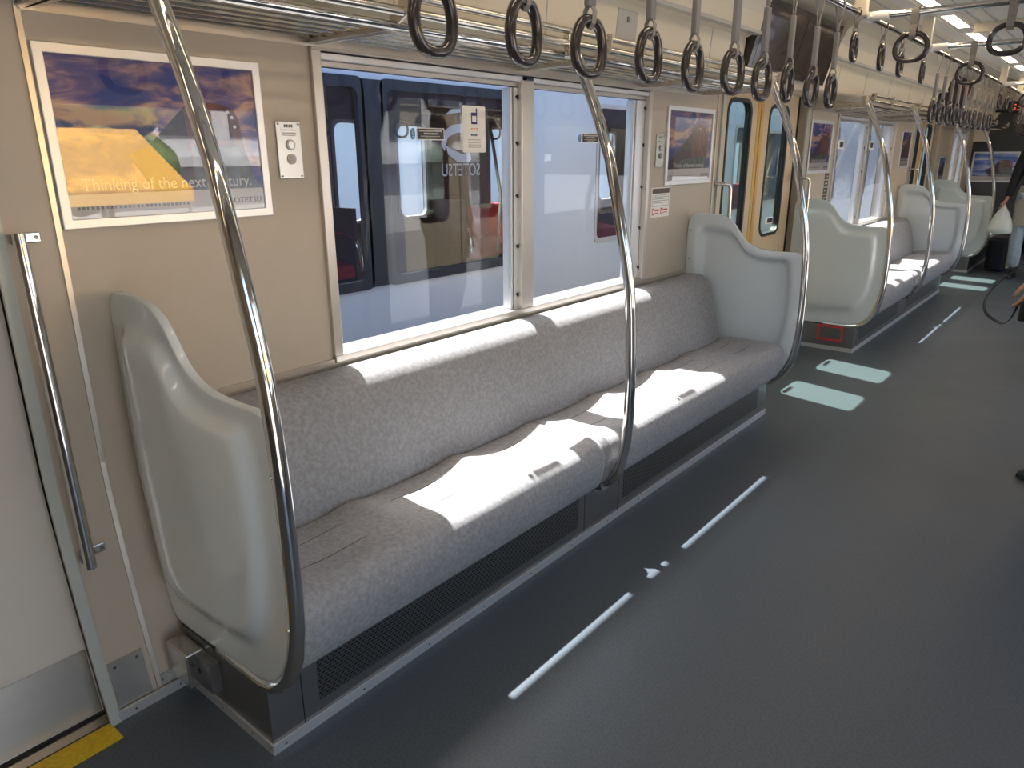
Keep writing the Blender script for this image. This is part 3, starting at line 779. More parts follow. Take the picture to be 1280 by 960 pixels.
# access hatch on the coving
def slant(u0, u1, v0, v1, off):
    def q(u, v):
        x, z = .20+.015*v, 1.80+.165*v; return (x+off, u, z)
    return [q(u0, v0), q(u1, v0), q(u1, v1), q(u0, v1)]
t = thing('access_hatch', (.21, 2.0, 1.82), label='small square lock hatch on the cream panel above the rack, past the middle pole', cat='hatch')
m = MB(); a = slant(1.96, 2.11, .12, .86, .0003); b = slant(1.96, 2.11, .12, .86, .003); m.add(a+b, [(0,1,2,3),(4,5,6,7),(0,1,5,4),(1,2,6,5),(2,3,7,6),(3,0,4,7)]); m.build('hatch_cover', M['tail'], t)
m = MB(); a = slant(2.03, 2.045, .60, .72, .003); b = slant(2.03, 2.045, .60, .72, .006); m.add(a+b, [(0,1,2,3),(4,5,6,7),(0,1,5,4),(1,2,6,5),(2,3,7,6),(3,0,4,7)]); m.build('hatch_lock', M['screw'], t)

# ------------------------------------------------------------------ posters
def poster(y0, y1, z0, z1, lab, framed=True, portrait=False, end=False):
    """on the side wall (x up from 0) or on the end wall (end=True, y given as x)"""
    if end: base = (y0, YB, z0); t = thing('poster', ((y0+y1)/2, YB-.01, z0), label=lab, cat='poster', group=None)
    else: t = thing('poster', (0, (y0+y1)/2, z0), label=lab, cat='poster', group=None)
    def F(mb): 
        if end: mb.v = [(y, YB-x, z) for x, y, z in mb.v]
        return mb
    fw = .022 if framed else .010
    W, H = y1-y0, z1-z0
    m = MB(); ring_prism(m, [(y0, z0), (y1, z0), (y1, z1), (y0, z1)], [(y0+fw, z0+fw), (y1-fw, z0+fw), (y1-fw, z1-fw), (y0+fw, z1-fw)], .0005, .011, 'x')
    F(m).build('poster_frame', M['alub'] if framed else M['alu'], t, bevel=.002)
    a, b, c, d = y0+fw, y1-fw, z0+fw, z1-fw
    w, h = b-a, d-c; st = .155 if not portrait else .17
    m = MB(); m.box((.001, a, c), (.003, b, d)); pr = F(m).build('printed_sky', M['skyblue_daylit'] if (end or y0 > 9) else M['skyprint'], t)
    def U(u, v): return (a+w*u, c+h*v)
    def poly(pts, x0, x1, mat, name):
        m = MB(); m.prism([U(u, v) for u, v in pts], x0, x1, 'x'); return F(m).build(name, mat, pr)
    if not portrait:
        poly([(.40,.46),(.60,.72),(.66,.74),(.70,.30),(.66,st),(.40,st),(.30,.40)], .003, .0034, M['trainprint2'], 'printed_train_side')
        poly([(.60,.72),(.63,.755),(.70,.76),(.80,.755),(.87,.72),(.895,.66),(.92,.40),(.97,st),(.62,st),(.61,.40)], .0034, .0038, M['trainprint'], 'printed_train_front')
        poly([(.62,.46),(.905,.46),(.93,.38),(.97,st),(.62,st)], .0038, .0040, M['trainprint3'], 'printed_train_skirt')
        m = MB()
        for u, v in ((.635,.71),(.655,.70),(.84,.70),(.86,.665),(.87,.60)): y, z = U(u, v); m.tube([(.0040, y, z), (.0044, y, z)], .0045, 10)
        F(m).build('printed_headlamps', M['lampprint'], pr)
        poly([(.66,.60),(.845,.60),(.86,.50),(.655,.50)], .0040, .0042, M['trainprint2'], 'printed_windscreen')
    else:
        poly([(.02,.28),(.30,.48),(.62,.80),(.66,.80),(.62,st),(.02,st)], .003, .0034, M['trainprint2'], 'printed_train_side')
        poly([(.56,.75),(.64,.815),(.74,.83),(.88,.80),(.94,.72),(.93,.40),(.90,st),(.52,st),(.53,.5)], .0034, .0038, M['trainprint'], 'printed_train_front')
        poly([(.30,.30),(.90,.36),(.90,st),(.25,st)], .0038, .0040, M['trainprint3'], 'printed_train_skirt')
        m = MB()
        for u, v in ((.66,.77),(.72,.765),(.87,.745)): y, z = U(u, v); m.tube([(.0040, y, z), (.0044, y, z)], .0045, 10)
        F(m).build('printed_headlamps', M['lampprint'], pr)
    poly([(0,0),(1,0),(1,st),(0,st)], .0040, .0044, M['strip'], 'printed_white_strip')
    Xd = (0, 1, 0) if not end else (1, 0, 0)
    def T(s, size, u, v, mat, name, sx=1., align='CENTER'):
        y, z = U(u, v); loc = (.0048, y, z) if not end else (y, YB-.0048, z)
        o = text(s, size, mat, pr, name, X=Xd, loc=loc, sx=sx, align=align, ext=.0003); return o
    T('Thinking of the next century.', .0405 if not portrait else .033, .5, st+.02, M['letters'], 'slogan_lettering', sx=.92 if not portrait else .93)
    T('SOTETSU', .020, .985, .05, M['ink'], 'company_lettering', align='RIGHT', sx=1.15)
    m = MB()
    for k in range(26):
        y, z = U(.03+.021*k, .055); m.box((.0044, y, z), (.0047, y+w*.012*(.5+random.random()*.7), z+.007))
    F(m).build('small_print', M['greyink'], pr)
    m = MB(); m.box((.0065, a, c), (.0085, b, d)); F(m).build('cover_sheet', M['cover'], t)
    return t
poster(-.068, .480, 1.236, 1.636, 'large framed landscape poster with purple evening sky behind the nearest pole, reflecting a yellow tent')
poster(2.80, 3.345, 1.24, 1.632, 'framed poster with train front under blue sky, right of the near window', portrait=True)
poster(4.985, 5.50, 1.25, 1.632, 'dark train poster left of the second window, above four black pictograms', portrait=True)
poster(7.76, 8.17, 1.24, 1.62, 'narrow-looking dark poster right of the second window', portrait=True)
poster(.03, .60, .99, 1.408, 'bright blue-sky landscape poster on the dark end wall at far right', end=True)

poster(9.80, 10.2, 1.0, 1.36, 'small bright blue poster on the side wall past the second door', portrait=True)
# ------------------------------------------------------------------ intercoms, notices, stickers
def intercom(y0, lab):
    t = thing('emergency_intercom', (0, y0+.04, 1.333), label=lab, cat='intercom', group='steel emergency intercom plates')
    m = MB(); m.box((.0005, y0, 1.333), (.006, y0+.081, 1.491)); m.build('plate', M['plate'], t, bevel=.002)
    for z, r in ((1.427, .0145), (1.388, .0145)):
        m = MB(); m.tube([(.006, y0+.043, z), (.0095, y0+.043, z)], r, 20); b = m.build('button' if z > 1.4 else 'key_switch', M['steel'], t, smooth=True)
        m = MB(); m.tube([(.0095, y0+.043, z), (.011, y0+.043, z)], r*.68, 20); m.build('button_face', M['plate'] if z > 1.4 else M['screw'], b, smooth=True)
    m = MB()
    for y in (y0+.008, y0+.073):
        for z in (1.341, 1.483): m.tube([(.006, y, z), (.0075, y, z)], .003, 8)
    m.build('plate_screw', M['screw'], t)
    m = MB()
    for q in range(4): m.box((.006, y0+.027+.0075*q, 1.474), (.0064, y0+.032+.0075*q, 1.482))
    m.build('plate_marking', M['ink'], t)
    m = MB()
    for k, z in enumerate((1.466, 1.458, 1.452)): m.box((.006, y0+.014+.003*k, z), (.0064, y0+.068-.003*k, z+.0022))
    m.build('fine_print', M['greyink'], t)
intercom(.517, 'steel intercom plate with two round buttons between the large poster and the near window')
intercom(2.699, 'steel intercom plate between the near window and the portrait poster')
t = thing('notice_sticker', (0, 2.78, 1.082), label='white notice with brown header and red symbols below the intercom right of the near window', cat='sticker')
m = MB(); m.box((.0003, 2.682, 1.082), (.0012, 2.878, 1.232)); m.build('sticker_paper', M['paper'], t)
m = MB(); m.box((.0012, 2.69, 1.202), (.0016, 2.872, 1.227)); m.build('header_band', pmat('brown_ink', (.12, .08, .06), .5), t)
m = MB()
for k in range(4): m.box((.0012, 2.70, 1.183-.0095*k), (.0016, 2.865-.01*(k % 2), 1.1855-.0095*k))
ring_prism(m, [(2.692, 1.138), (2.870, 1.138), (2.870, 1.194), (2.692, 1.194)], [(2.694, 1.140), (2.868, 1.140), (2.868, 1.192), (2.694, 1.192)], .0012, .0015, 'x'); m.build('fine_print', M['greyink'], t)
for y in (2.695, 2.785):
    m = MB(); ring_prism(m, [(y, 1.095), (y+.024, 1.095), (y+.024, 1.128), (y, 1.128)], [(y+.006, 1.101), (y+.018, 1.101), (y+.018, 1.120), (y+.006, 1.120)], .0012, .0016, 'x')
    m.box((.0012, y+.030, 1.114), (.0016, y+.075, 1.122)); m.box((.0012, y+.030, 1.102), (.0016, y+.070, 1.106)); m.build('red_symbol', M['redink'], t)
for i, z in enumerate((1.20, 1.145, 1.09, 1.035)):
    t = thing('pictogram_sticker', (0, 5.50, z), label='small black square pictogram, %s of the four beside the second window' % ['topmost', 'second from top', 'third from top', 'lowest'][i], cat='sticker', group='black pictograms left of the second window')
    m = MB(); m.box((.0003, 5.45, z), (.0014, 5.55, z+.045)); m.build('sticker_square', M['ink'], t)
    m = MB(); m.tube([(.0014, 5.478, z+.022), (.0018, 5.478, z+.022)], .008, 12); m.box((.0014, 5.502, z+.018), (.0018, 5.53, z+.026)); m.build('white_symbol', M['letters'], t)
def glass_sticker(y0, lab, x=-.0278):
    t = thing('window_sticker', (x, y0+.08, 1.449), label=lab, cat='sticker', group='dark warning stickers on the panes')
    m = MB(); m.box((x, y0+.026, 1.447), (x+.0008, y0+.160, 1.487)); m.build('sticker_border', M['paper'], t)
    m = MB(); m.box((x+.0008, y0+.029, 1.450), (x+.0012, y0+.157, 1.484)); m.build('sticker_panel', M['ink'], t)
    m = MB()
    for z, a, b in ((1.4745, .038, .148), (1.4655, .060, .128), (1.4585, .045, .140), (1.4535, .066, .120)):
        k = y0+a
        while k < y0+b-.004: m.box((x+.0012, k, z), (x+.0015, k+.0045, z+(.0055 if z > 1.463 else .0022))); k += .0062
    m.build('white_print', M['letters'], t)
    m = MB(); m.prism([(y0+.008+.0115*math.cos(2*PI*q/20), 1.467+.019*math.sin(2*PI*q/20)) for q in range(20)], x, x+.001, 'x'); ic = m.build('blue_roundel', M['blueink'], t)
    m = MB(); m.box((x+.001, y0+.0065, 1.462), (x+.0014, y0+.0095, 1.481)); m.box((x+.001, y0+.0065, 1.455), (x+.0014, y0+.0095, 1.459)); m.build('exclamation_mark', M['letters'], ic)
glass_sticker(1.06, 'dark warning sticker with blue roundel on the left pane of the near window')
glass_sticker(2.058, 'dark warning sticker with blue roundel on the right pane of the near window')
for y, lab in ((5.80, 'small dark sticker on the left pane of the second window'), (6.72, 'small dark sticker on the right pane of the second window')):
    t = thing('window_sticker', (-.0278, y, 1.44), label=lab, cat='sticker', group='stickers on the second window')
    m = MB(); m.box((-.0278, y, 1.43), (-.0268, y+.14, 1.50)); m.build('sticker_paper', M['paper'], t)
    m = MB(); m.box((-.0268, y+.03, 1.442), (-.0264, y+.12, 1.488)); m.build('sticker_panel', M['ink'], t)
x = -.0278; t = thing('manner_sticker', (x, 1.378, 1.406), label='tall cream sticker with a mobile phone picture on the left pane of the near window', cat='sticker')
m = MB(); m.prism(rounded(1.315, 1.440, 1.406, 1.568, .006, 3), x, x+.0008, 'x'); m.build('sticker_paper', M['paper'], t)
m = MB(); m.box((x+.0008, 1.362, 1.505), (x+.0012, 1.394, 1.545)); m.box((x+.0008, 1.388, 1.545), (x+.0012, 1.394, 1.560)); ph = m.build('phone_picture', M['navyink'], t)
m = MB(); m.box((x+.0012, 1.367, 1.513), (x+.0015, 1.389, 1.534)); m.build('phone_screen', M['paper'], ph)
m = MB()
for y in (1.360, 1.374, 1.388): m.box((x+.0008, y, 1.489), (x+.0012, y+.010, 1.4915)); m.box((x+.0008, y+.003, 1.484), (x+.0012, y+.0055, 1.4895))
m.build('orange_lettering', M['orangeink'], t)
m = MB()
for k in range(5): m.box((x+.0008, 1.360+.007*k, 1.464), (x+.0012, 1.365+.007*k, 1.471))
m.build('navy_lettering', M['navyink'], t)
m = MB()
for z in (1.449, 1.439, 1.431, 1.423):
    for k in range(7): m.box((x+.0008, 1.345+.010*k, z), (x+.0012, 1.345+.010*k+.006, z+.003))
m.box((x+.0008, 1.325, 1.413), (x+.0012, 1.430, 1.4138)); m.build('fine_print', M['greyink'], t)
# LED sign on the end wall
t = thing('led_sign', (.62, YB-.12, 1.98), label='dark sign with orange LED letters high on the end wall', cat='sign')
m = MB(); m.box((.22, YB-.09, 1.93), (1.15, YB-.0605, 2.07)); m.build('sign_housing', M['dark'], t)
m = MB()
for k in range(9):
    for q in range(4):
        if random.random() < .75: m.box((.42+.05*k, YB-.093, 1.955+.022*q), (.45+.05*k, YB-.09, 1.965+.022*q))
m.build('led_letters', M['led'], t)

# ------------------------------------------------------------------ the neighbouring train
NX = -1.40; NF = -3.9
t = thing('neighbouring_train', (-2.6, 4, -1.1), label='pale blue-grey train standing alongside, seen through the windows, with red seats inside', cat='train')
m = MB()
def nside(mb, x0, x1, holes, y0, y1, z0, z1):
    ys = sorted(set([y0, y1]+[v for h in holes for v in h[:2]]))
    for a, b in zip(ys[:-1], ys[1:]):
        hs = [h for h in holes if h[0] <= a and h[1] >= b]
        if not hs: mb.box((x0, a, z0), (x1, b, z1))
        else:
            h = hs[0]; mb.box((x0, a, z0), (x1, b, h[2])); mb.box((x0, a, h[3]), (x1, b, z1))
nh = [(-.6, 3.25, .70, 1.79), (4.31, 5.0, .72, 1.76), (6.93, 7.62, .80, 1.68), (7.82, 8.7, .85, 1.64), (9.6, 10.5, .75, 1.76), (11.4, 12.1, .75, 1.7)]
nside(m, NX-.06, NX, nh, -8, 20, -.9, 2.35); m.build('body_side', M['nbody'], t)
m = MB(); m.box((NF-.06, -8, 2.35), (NX, 20, 2.55)); m.prism([(NX, 2.35), (NX-.35, 2.62), (NF+.35, 2.62), (NF, 2.35)], -8, 20, 'y'); m.build('train_roof', M['nbody'], t)
m = MB(); m.box((NF-.06, -8, -.12), (NX-.06, 20, 0)); m.box((NF, -8, -.9), (NX-.2, 20, -.2)); m.build('train_floor', M['nint'], t)
fh = [(1.2, 1.65, .80, 1.68), (3.69, 4.02, .78, 1.70), (4.47, 4.86, .78, 1.69), (5.88, 6.9, .78, 1.69), (8.2, 8.6, .78, 1.69), (9.0, 9.4, .78, 1.69), (10.3, 11.6, .78, 1.69), (12.75, 13.1, .78, 1.6), (14.95, 15.2, .95, 1.5)]
m = MB(); nside(m, NF-.06, NF, fh, -8, 20, 0, 2.35); m.box((NF, -8, 2.0), (NX-.06, 20, 2.03)); m.build('far_side_lining', M['nint'], t)
for h in fh:
    m = MB(); ring_prism(m, rounded(h[0]-.02, h[1]+.02, h[2]-.02, h[3]+.02, .06, 4), rounded(h[0]+.01, h[1]-.01, h[2]+.01, h[3]-.01, .08, 4), NF-.03, NF+.01, 'x'); m.build('far_window_frame', M['npale'], t)
# navy framed near window
m = MB()
for (a, b) in ((-.6, .75), (.75, 2.0), (2.11, 3.25)):
    ring_prism(m, rounded(a, b+.0, .66 if True else 0, 1.80, .05, 4), rounded(a+.045, b-.045, .715, 1.745, .05, 4), NX-.03, NX+.012, 'x')
m.box((NX-.03, 1.98, .67), (NX+.012, 2.13, 1.79)); m.build('window_frame', M['navy'], t)
for h in nh[1:]:
    m = MB(); ring_prism(m, rounded(h[0]-.01, h[1]+.01, h[2]-.01, h[3]+.01, .05, 4), rounded(h[0]+.02, h[1]-.02, h[2]+.02, h[3]-.02, .05, 4), NX-.03, NX+.006, 'x'); m.build('window_frame', M['npale'], t)
for a, b in ((-.55, 1.98), (2.13, 3.21), (4.31, 5.0), (6.93, 7.62), (7.82, 8.7), (9.6, 10.5), (11.4, 12.1)):
    m = MB(); m.box((NX-.022, a, .70), (NX-.018, b, 1.77)); m.build('window_pane', M['glass'], t)
# interior: red seats, door pillars, poles
def nseat(a, b):
    m = MB(); m.prism([(NF+.02, .42), (NF+.02, .86), (NF+.09, .86), (NF+.16, .50), (NF+.50, .46), (NF+.52, .34), (NF+.10, .32)], a, b, 'y'); s = m.build('red_seat', M['nred'], t, bevel=.03); return s
nseat(4.97, 8.0); nseat(.8, 3.45); nseat(9.7, 13.)
for y0, y1, nm in ((4.92, 4.96, 1), (3.46, 3.50, 1)):
    m = MB(); m.box((NF+.0, y0, .1), (NF+.5, y1, .95)); m.build('seat_side_panel', M['nint'], t)
for y in (3.47, 4.94):
    m = MB(); m.tube([(NF+.02, y, .72), (NF+.38, y, .73), (NF+.50, y, .68), (NF+.56, y, .55), (NF+.57, y, .40)], .016, 8); m.build('grab_bar', M['chrome'], t, smooth=True)
for y in (2.7, 5.35, 6.3):
    m = MB(); m.tube([(NF+.56, y, .4), (NF+.62, y, 1.0), (NF+.5, y, 1.6), (NF+.35, y, 2.0)], .017, 8); m.build('grab_pole', M['satin'], t, smooth=True)
for y in (3.58, 4.20, 4.93): 
    m = MB(); m.box((NF, y, 0), (NF+.03, y+.05, 2.0)); m.build('door_pillar', M['npale'] if y == 3.58 else M['nint'], t)
for k in range(7):
    y = 2.6+.42*k; m = MB(); m.tube([(NF+.75, y+a, 1.62+b) for a, b in ring_pts(.15, .14, 16)], .010, 6, closed=True); m.box((NF+.745, y-.012, 1.68), (NF+.755, y+.012, 1.98)); m.build('hanging_ring', M['nint'], t)
# mirrored lettering and emblem on the partition glass
X0 = NX-.0165
o = text('SOTETSU', .108, M['npale'], t, 'mirrored_lettering', X=(0, -1, 0), Y=(0, 0, 1), loc=(X0, 2.775, 1.272), ext=.0006, sx=.80)
m = MB()
m.prism([(2.60,1.46),(2.62,1.53),(2.70,1.575),(2.80,1.585),(2.86,1.55),(2.85,1.53),(2.74,1.53),(2.66,1.50),(2.64,1.45),(2.63,1.42)], X0, X0+.0012, 'x')
m.prism([(2.64,1.455),(2.66,1.40),(2.74,1.355),(2.83,1.35),(2.87,1.37),(2.86,1.41),(2.78,1.405),(2.70,1.43)], X0, X0+.0012, 'x')
m.prism([(2.64,1.63),(2.70,1.665),(2.78,1.67),(2.78,1.65),(2.70,1.64)], X0, X0+.0012, 'x')
m.build('mirrored_emblem', M['npale'], t)

t = thing('backdrop_wall', (-9, 4, -1.1), label='added pale blue-grey backdrop wall behind the neighbouring train, evening out brightness in its windows', cat='wall')
m = MB(); m.box((-9.3, -12, -1.1), (-9, 26, 2.1)); m.build('wall_face', pmat('pale_wall', (.45, .52, .55), .8), t)  # backdrop added to even out the bright ground behind the far windows
m = MB(); m.box((-9.35, -12, 2.1), (-8.9, 26, 2.2)); m.build('wall_cap', M['white'], t)
# ------------------------------------------------------------------ outside on the right
m = MB(); m.box((-60, -60, -1.2), (80, 80, -1.1)); m.build('open_ground', M['ground'], kind='structure', origin=(0,0,-1.2))
t = thing('market_tent', (10, 4.2, -1.1), label='yellow pitched tent standing outside on the right of the train, seen in reflections', cat='tent')
m = MB()
m.add([(8.6,1.9,.95),(11.6,1.9,.95),(8.6,4.72,.95),(11.6,4.72,.95),(10.1,1.95,1.80),(10.1,4.70,1.80)], [(0,4,5,2),(1,3,5,4),(0,1,4),(2,5,3)])
o = m.build('tent_roof', M['tent'], t); sm = o.modifiers.new('solid', 'SOLIDIFY'); sm.thickness = .02
m = MB(); ring_prism(m, [(8.6,1.9),(11.6,1.9),(11.6,4.72),(8.6,4.72)], [(8.62,1.92),(11.58,1.92),(11.58,4.70),(8.62,4.70)], .78, .96, 'z'); m.build('tent_valance', M['tent'], t)
for x in (8.65, 11.55):
    for y in (1.95, 4.67): m = MB(); m.tube([(x,y,-1.1),(x,y,.94)], .03, 8); m.build('tent_leg', M['alub'], t)
t = thing('depot_building', (18, 6, -1.1), label='long white building outside on the right of the train', cat='building')
m = MB(); m.box((17, -4, -1.1), (22, 24, 4.2)); m.build('wall', M['bldg'], t)
for k in range(14):
    m = MB(); m.box((16.95, -3+1.9*k, 1.9), (17.0, -1.6+1.9*k, 3.3)); m.build('window', M['bglass'], t)
m = MB(); m.box((16.4, -4, 1.15), (17, 24, 1.4)); m.build('canopy', M['bldg'], t)
def tree(x, y, h, lab):
    t = thing('tree', (x, y, -1.1), label=lab, cat='tree', group='trees outside')
    m = MB(); m.tube([(x,y,-1.1),(x+.1,y,h*.5)], [.18,.1], 8); m.build('trunk', M['nint'], t)
    m = MB()
    for _ in range(22): m.sphere((x+max(-1.3, min(1.3, random.gauss(0,.6))), y+random.gauss(0,.6), h*.62+random.gauss(0,.45)), random.uniform(.35,.6), 8, 6)
    m.build('crown', M['leaf'], t, smooth=True)
tree(14., 5.7, 2.2, 'leafy tree in front of the white building, left of the yellow tent')

# ------------------------------------------------------------------ people
def skin_mesh(verts, edges, rad, sub=1):
    me = bpy.data.meshes.new('sk'); me.from_pydata(verts, edges, [])
    o = bpy.data.objects.new('sk', me); COL.objects.link(o)
    o.modifiers.new('s', 'SKIN').use_smooth_shade = True
    for i, v in enumerate(me.skin_vertices[0].data):
        r = rad[i]; v.radius = r if isinstance(r, tuple) else (r, r); v.use_root = (i == 0)
    m = o.modifiers.new('u', 'SUBSURF'); m.levels = sub; m.render_levels = sub
    bpy.context.view_layer.update()
    res = bpy.data.meshes.new_from_object(o.evaluated_get(bpy.context.evaluated_depsgraph_get()))
    bpy.data.objects.remove(o); return res
def fuse(meshes, name, mat, parent, voxel=.007, remesh=True, xf=None):
    bm = bmesh.new()
    for me in meshes: bm.from_mesh(me)
    out = bpy.data.meshes.new(name); bm.to_mesh(out); bm.free()
    o = bpy.data.objects.new(name, out); COL.objects.link(o)
    if remesh:
        r = o.modifiers.new('r', 'REMESH'); r.mode = 'VOXEL'; r.voxel_size = voxel; r.use_smooth_shade = True
        s = o.modifiers.new('sm', 'SMOOTH'); s.iterations = 3; s.factor = .5
        bpy.context.view_layer.update()
        me = bpy.data.meshes.new_from_object(o.evaluated_get(bpy.context.evaluated_depsgraph_get())); o.modifiers.clear(); o.data = me
    o.data.materials.clear(); o.data.materials.append(mat)
    for p in o.data.polygons: p.use_smooth = True
    o.parent = parent
    return o
def mb_mesh(mb):
    me = bpy.data.meshes.new('t'); me.from_pydata(mb.v, [], mb.f); return me
def chain(pts, rads): return skin_mesh(pts, [(i, i+1) for i in range(len(pts)-1)], rads)
def hand_parts(w, d, side, curl=.9):
    """w wrist point, d unit direction of the hand, side = unit direction towards the thumb"""
    w = Vector(w); d = Vector(d).normalized(); s = Vector(side); s = (s-d*s.dot(d)).normalized(); n = d.cross(s)
    out = [chain([w-d*.03, w+d*.01, w+d*.045, w+d*.085], [(.026,.020),(.026,.018),(.038,.016),(.040,.014)])]
    for k, ln in enumerate((.070, .078, .073, .058)):
        b = w+d*.075+s*(.030-.020*k); p = [b]; dirn = d.copy()
        for q, f in enumerate((.45, .32, .23)):
            ang = curl*(.35+.45*q); dirn = (d*math.cos(ang)+n*math.sin(ang)).normalized(); p.append(p[-1]+dirn*ln*f)
        out.append(chain(p, [.0095, .009, .008, .007]))
    b = w+d*.02+s*.020
    out.append(chain([b, b+s*.025+d*.022+n*.008, b+s*.030+d*.050+n*.022, b+s*.022+d*.070+n*.034], [.012, .011, .0095, .008]))
    return out
def head_parts(c, f):
    """c centre, f unit forward direction"""
    f = Vector(f).normalized(); r = f.cross(Vector((0,0,1))).normalized(); c = Vector(c)
    def at(a, b, z): return tuple(c+r*a+f*b+Vector((0,0,z)))
    m = MB(); m.sphere((0,0,0), 1, 20, 14)
    vs = []
    for x, y, z in m.v:
        sx = .074*(1-.18*max(0, -z)); sy = .094; vs.append(at(x*sx, y*sy-.004*(z < 0), z*.115))
    m.v = vs
    out = [mb_mesh(m)]
    e = MB(); e.sphere(at(0, .094, -.012), .014, 8, 6, (1,1,1.5)); e.sphere(at(0, .086, -.055), .022, 10, 6, (1.3,.8,.5)); e.sphere(at(0, .070, -.095), .028, 8, 6)
    for s in (-1, 1): e.sphere(at(s*.074, -.01, -.01), .026, 8, 6, (.5,.7,1.1)); e.sphere(at(s*.03, .084, .022), .016, 8, 6, (1.3,.6,.5))
    out.append(mb_mesh(e)); return out
def person(name, root, lab, facing, torso, trousers, J, hands, upper_mat, bag=None, hair=True, h=1.68):
    """J: joint dictionary in world coordinates; converted to local"""
    t = thing(name, root, label=lab, cat='person')
    f0 = Vector(facing).normalized(); ang = math.atan2(f0.y, f0.x)+PI/2        # body is built facing -y, then turned
    RI = Matrix.Rotation(-ang, 3, 'Z'); t.rotation_euler = (0, 0, ang)
    R0 = Vector(root); L = {k: RI@(Vector(v)-R0) for k, v in J.items()}
    hands = [(a_, RI@Vector(b_), RI@Vector(c_)) for a_, b_, c_ in hands]
    f = Vector((0, -1, 0))
    V = lambda *n: [tuple(L[k]) for k in n]
    body = []
    body.append(skin_mesh(V('pelvis','waist','chest','neck','head','sl','el','wl','sr','er','wr','hl','kl','al','hr','kr','ar'),
        [(0,1),(1,2),(2,3),(3,4),(2,5),(5,6),(6,7),(2,8),(8,9),(9,10),(0,11),(11,12),(12,13),(0,14),(14,15),(15,16)],
        [(.13,.10),(.12,.09),(.14,.10),.055,.06,.055,.040,.028,.055,.040,.028,.085,.055,.038,.085,.055,.038], 1))
    body += head_parts(L['head']+Vector((0,0,.03)), f)
    for (wk, d, s) in hands: body += hand_parts(L[wk], d, s)
    fuse(body, 'body', M['skin'], t, .006)
    eye = MB(); r = f.cross(Vector((0,0,1))).normalized(); hc = L['head']+Vector((0,0,.03))
    for s in (-1, 1): eye.sphere(tuple(hc+r*s*.030+f*.088+Vector((0,0,.010))), .009, 8, 6)
    o = eye.build('eyes', M['dark'], None, origin=(0,0,0)); o.parent = t; o.location = (0,0,0)
    up = [skin_mesh(V('waist','chest','sl','el','wl','sr','er','wr')+[tuple(L['pelvis']+Vector((0,0,.02)))],
        [(0,1),(1,2),(2,3),(3,4),(1,5),(5,6),(6,7),(0,8)], [(.155,.115),(.17,.125),.075,.056,.042,.075,.056,.042,(.165,.13)], 1)]
    fuse(up, 'top_garment', upper_mat, t, .010)
    lo = [skin_mesh(V('pelvis','hl','kl','al','hr','kr','ar'), [(0,1),(1,2),(2,3),(0,4),(4,5),(5,6)], [(.125,.105),.098,.080,.068,.098,.080,.068], 1)]
    fuse(lo, 'trousers', trousers, t, .010)
    if hair:
        m = MB(); m.sphere(tuple(hc-f*.012+Vector((0,0,.022))), .1, 18, 12, (.90, .90, 1.12))
        m.v = [v if Vector(v).z-hc.z > -.03 or (Vector(v)-hc).dot(f) < 0 else tuple(hc+(Vector(v)-hc)*.75) for v in m.v]
        m.v = [tuple(Vector(v)-f*max(0, (Vector(v)-hc).dot(f)-.05)*.8) if Vector(v).z-hc.z < .06 else v for v in m.v]
        o = m.build('hair', M['hairm'], None, origin=(0,0,0), smooth=True); o.parent = t; o.location = (0,0,0)
    for k in ('al', 'ar'):
        a = L[k]; sh = MB()
        fl = Vector((f.x, f.y, 0)).normalized(); q = Vector((-fl.y, fl.x, 0))
        base = Vector((a.x, a.y, -R0.z))
        rows = []
        for d, w, hh in ((-.075,.028,.05),(-.06,.038,.085),(0,.042,.095),(.06,.045,.070),(.12,.048,.052),(.165,.040,.042),(.19,.018,.028)):
            c = base+fl*d; rows.append([tuple(c+q*w*cc*(1 if ss > .1 else 1.0)+Vector((0,0,max(.002, hh*ss)))) for cc, ss in ((1,0),(1,.5),(.6,.95),(0,1.05),(-.6,.95),(-1,.5),(-1,0),(1,0))])
        sh.grid(rows); sh.add(rows[0][:-1], [tuple(range(7))]); sh.add(rows[-1][:-1], [tuple(range(7))])
        o = sh.build('shoe', M['shoe'], None, origin=(0,0,0), smooth=True); o.parent = t; o.location = (0,0,0)
        so = MB(); so.prism([tuple((base+fl*d+q*w)[:2]) for d, w in ((-.08,.028),(-.06,.042),(.06,.047),(.13,.050),(.18,.036),(.195,0),(.18,-.036),(.13,-.050),(.06,-.047),(-.06,-.042),(-.08,-.028))], -R0.z+.001, -R0.z+.016, 'z')
        so2 = so.build('shoe_sole', M['black'], None, origin=(0,0,0)); so2.parent = o; so2.location = (0,0,0)
    return t
# person with the camera, standing in the aisle, almost wholly beyond the right edge
rx, ry = 1.90, 3.16
person('person', (rx, ry, 0), 'person in striped knit top at right, lowering a black camera', (-1, -.15, 0), None, M['jacket'],
    dict(pelvis=(rx,ry,.92), waist=(rx,ry,1.08), chest=(rx,ry,1.30), neck=(rx,ry,1.46), head=(rx-.02,ry,1.56), sl=(rx-.02,ry-.17,1.38), el=(rx-.10,ry-.20,1.10), wl=(1.628,3.08,.885),
         sr=(rx,ry+.17,1.38), er=(rx+.02,ry+.22,1.10), wr=(rx-.05,ry+.22,.86), hl=(rx,ry-.09,.88), kl=(rx-.02,ry-.10,.50), al=(rx+.02,ry-.09,.10), hr=(rx,ry+.09,.88), kr=(rx-.02,ry+.10,.50), ar=(rx+.12,ry+.13,.10)),
    [('wl', (-.05,0,-1), (-.3,-1,0)), ('wr', (0,0,-1), (-1,0,0))], M['stripe'])
t = thing('camera', (1.66, 3.06, .66), label='black camera with neck strap, held low by the person in striped top', cat='camera')
